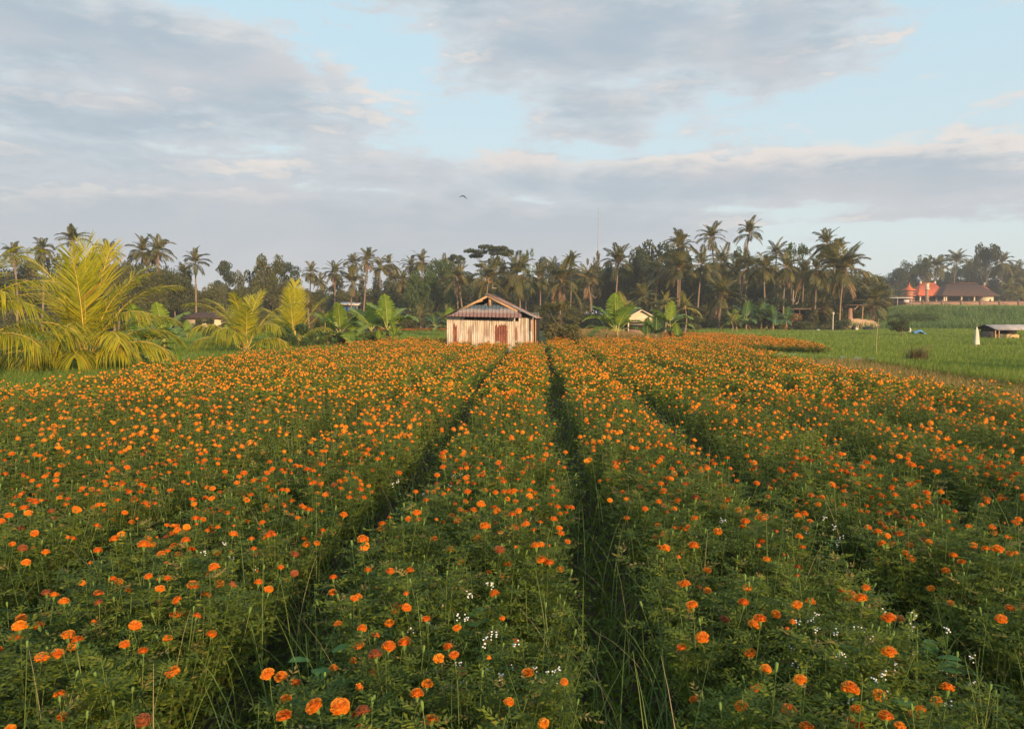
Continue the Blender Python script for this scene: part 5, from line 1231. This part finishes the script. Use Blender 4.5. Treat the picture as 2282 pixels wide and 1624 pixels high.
r = bld('field_shrine', 'brown pillar shrine under a thin roof at the right of the grove', 'shrine', 1893, 99)
part(r, 'pillar', Geo().add([(-.4, -.3, 0), (.4, -.3, 0), (.4, .3, 0), (-.4, .3, 0), (-.2, -.2, 2.9), (.2, -.2, 2.9), (.2, .2, 2.9), (-.2, .2, 2.9)], [(4, 5, 6, 7), (0, 1, 5, 4), (1, 2, 6, 5), (2, 3, 7, 6), (3, 0, 4, 7)]), 'brick'); part(r, 'roof', Geo().box(-.9, -.6, 3.25, 1.9, .8, 3.36), 'dwood'); part(r, 'brace', Geo().beam((.35, -.2, 2.6), (1.0, -.2, 3.22), .08), 'wood'); part(r, 'post', Geo().beam((1.7, 0, 0), (1.7, 0, 3.25), .09), 'wood')
r = bld('white_stele', 'pale white post standing before the hedge beside the bamboo fence', 'post', 1856, 86); part(r, 'shaft', Geo().tube([(0, 0, 0), (0, 0, 1.5), (0, 0, 2.1)], [.06, .05, .05], 6), 'cloth'); part(r, 'cap', Geo().box(-.09, -.09, 2.1, .09, .09, 2.35), 'cloth')
for px, D, h, lab in ((1870, 85, 2.2, 'thin grey stake right of the white post'), (1954, 34, 1.9, 'thin bent bamboo stake in the right rice field'), (722, 44, 1.7, 'thin stake left of the middle banana clump')):
    b = G0(px, D); tag(link('stake', Geo().tube([(0, 0, 0), (.02, 0, h * .6), (.05, 0, h * .85), (.09 if D == 34 else .05, 0, h)], [.011 if D == 34 else .02] * 4, 5).mesh('stake', [M_['bamboo']]), None, b), lab, 'stake')
# antenna mast: pole with guy collar
b = G0(1331, 135); r = thing('antenna_mast', 'very thin tall antenna mast rising from behind the trees', 'mast', b); Hm = P(1331, 462, 135).z
part(r, 'pole', Geo().tube([(0, 0, 0), (0, 0, Hm * .6), (.0, 0, Hm)], [.09, .07, .045], 6), 'metal'); part(r, 'collar', Geo().tube([(0, 0, Hm * .62), (0, 0, Hm * .64)], [.12, .12], 6), 'metal')
# white cloth bird scarer, tarp, sacks, mulch
b = G0(2177, 41); r = thing('cloth_scarer', 'white cloth hung on a stick as a bird scarer in the right rice field', 'scarecrow', b)
part(r, 'stick', Geo().tube([(0, 0, 0), (0, 0, 1.42)], [.02, .015], 5), 'bamboo'); g = Geo(); k = 10; rows = []
for i, (z, w_) in enumerate(((1.40, .02), (1.2, .07), (.9, .11), (.6, .13), (.42, .15))):
    a = np.linspace(0, 2 * np.pi, k, endpoint=False); rows.append(np.stack([w_ * np.cos(a) * (1 + .25 * np.cos(3 * a)) + .01 * i, w_ * .6 * np.sin(a) * (1 + .3 * np.sin(4 * a)), z + .02 * np.sin(a * 2 + i)], 1))
F = [(i * k + j, i * k + (j + 1) % k, (i + 1) * k + (j + 1) % k, (i + 1) * k + j) for i in range(4) for j in range(k)]; part(r, 'cloth', g.add(np.concatenate(rows), F), 'cloth')
b = G0(2049, 69); g = Geo(); xs, ys = np.meshgrid(np.linspace(-.55, .6, 9), np.linspace(-.4, .4, 6), indexing='ij'); zs = .62 - .5 * xs ** 2 - ys ** 2 + .05 * np.sin(xs * 9) * np.cos(ys * 8) - .12 * (xs > .3)
i, j = np.meshgrid(np.arange(8), np.arange(5), indexing='ij'); a_ = (i * 6 + j).ravel(); tag(link('tarp', g.add(np.stack([xs, ys, zs], -1).reshape(-1, 3), np.stack([a_, a_ + 6, a_ + 7, a_ + 1], 1)).mesh('tarp', [M_['tarp']], True), None, b), 'small blue tarp bundle lying in the right rice field', 'tarp')
def sack(px, D, w_, h, mat, lab, z=0.0, name='sack'):
    b = G0(px, D); g = low_head(br, (9, 5), 1.0); g.V = [v * np.array([w_, w_ * .8, h * 1.2]) + [0, 0, h * .45] for v in g.V]; g.M = [np.zeros(len(m), int) for m in g.M]
    tag(link(name, g.mesh(name, [M_[mat]], True), None, b + Vector((0, 0, z))), lab, 'sack')
sack(2028, 72, .13, .3, 'cloth', 'small white sack in the rice left of the blue tarp', .35); sack(1823, 84, .3, .32, 'cloth', 'white bundle on the grass left of the bamboo fence'); sack(1909, 88, .2, .4, 'cloth', 'white bag before the sandy wall'); sack(1903, 88.5, .28, .6, 'black', 'black bag beside the white bag at the sandy wall'); sack(1936, 88, .8, .45, 'black', 'dark heap of branches right of the bags')
g = Geo(); n = 40; xs = np.linspace(0, 1, n); 
cx = 12.6 + 3.4 * xs; cy = 35.2 - 5.2 * xs; W2 = .32
rowsm = [np.stack([cx + k * .28, cy + k * W2 * 1.3, .14 + .05 * np.sin(xs * 60 + k * 2) + .10 * (1 - abs(k)) + .02 * np.sin(xs * 131)], 1) for k in (-1, -.5, 0, .5, 1)]
V = np.concatenate(rowsm); F = np.concatenate([np.stack([np.arange(n - 1) + r * n, np.arange(n - 1) + 1 + r * n, np.arange(n - 1) + 1 + (r + 1) * n, np.arange(n - 1) + (r + 1) * n], 1) for r in range(4)])
tag(link('plastic_mulch', g.add(V, F).mesh('plastic_mulch', [M_['mulch']])), 'crumpled silvery plastic mulch sheet along the rice edge', 'plastic sheet')
# dead bush on the right verge
b = G0(2046, 29.5); r = thing('dry_bush', 'dry brown bush with a bent twig on the right field verge', 'bush', b)
g = blades(br, br.normal(0, .16, 420), br.normal(0, .16, 420), np.zeros(420), br.uniform(.4, 1.05, 420), .014, br.uniform(.2, .9, 420)); part(r, 'dry_leaves', g, 'tree_brown')
part(r, 'twig', Geo().tube([(0, 0, 0), (.15, 0, .7), (.45, 0, .86), (.72, 0, .80)], [.02, .018, .014, .006], 5), 'dwood')
g = blades(br, br.normal(0, .35, 500), br.normal(0, .3, 500), np.zeros(500), br.uniform(.15, .5, 500), .014, br.uniform(.2, .9, 500)); part(r, 'green_shoots', g, 'tallgrass')
# flying bird
b = P(1031, 437, 60); S_ = 60 / 1653
g = Geo(); body = [(-.22, .06, -.03), (-.12, .03, -.01), (0, 0, 0), (.10, -.03, .0), (.16, -.05, 0)]; g.tube(body, [.01, .03, .045, .035, .01], 6)
g.add([(-.05, 0, .02), (.07, 0, .02), (.24, .03, -.10), (.40, .10, -.30), (.18, .06, -.13), (-.10, .22, .05), (-.30, .5, .0), (-.02, .24, .06)], [(0, 1, 2, 4), (4, 2, 3, 4)][:1], 0).add([(.18, .06, -.13), (.24, .03, -.10), (.33, .1, -.27)], [(0, 1, 2)]).add([(-.08, 0, .02), (.06, 0, .02), (-.10, .3, .0), (-.25, .3, -.02)], [(0, 1, 2, 3)]).add([(-.25, .3, -.02), (-.10, .3, 0), (-.42, .5, -.06)], [(0, 1, 2)])
tag(link('bird', g.mesh('bird', [M_['black']]), None, b), 'small dark bird flying above the shed with bent wings', 'bird')

# ------------------------------------------------------------------ evening haze
hz = Geo().box(-2300, -2300, -1.2, 2300, 2300, 33).mesh('haze', []); hm = bpy.data.materials.new('haze'); hm.use_nodes = True; ht = hm.node_tree; ht.nodes.clear()
pv = ht.nodes.new('ShaderNodeVolumePrincipled'); pv.inputs['Color'].default_value = (.80, .86, .95, 1); pv.inputs['Density'].default_value = HAZE = .00062; pv.inputs['Anisotropy'].default_value = 0
ho = ht.nodes.new('ShaderNodeOutputMaterial'); ht.links.new(pv.outputs[0], ho.inputs['Volume']); hz.materials.clear(); hz.materials.append(hm)
tag(link('haze', hz), 'thin evening haze over the fields', 'haze', kind='stuff')
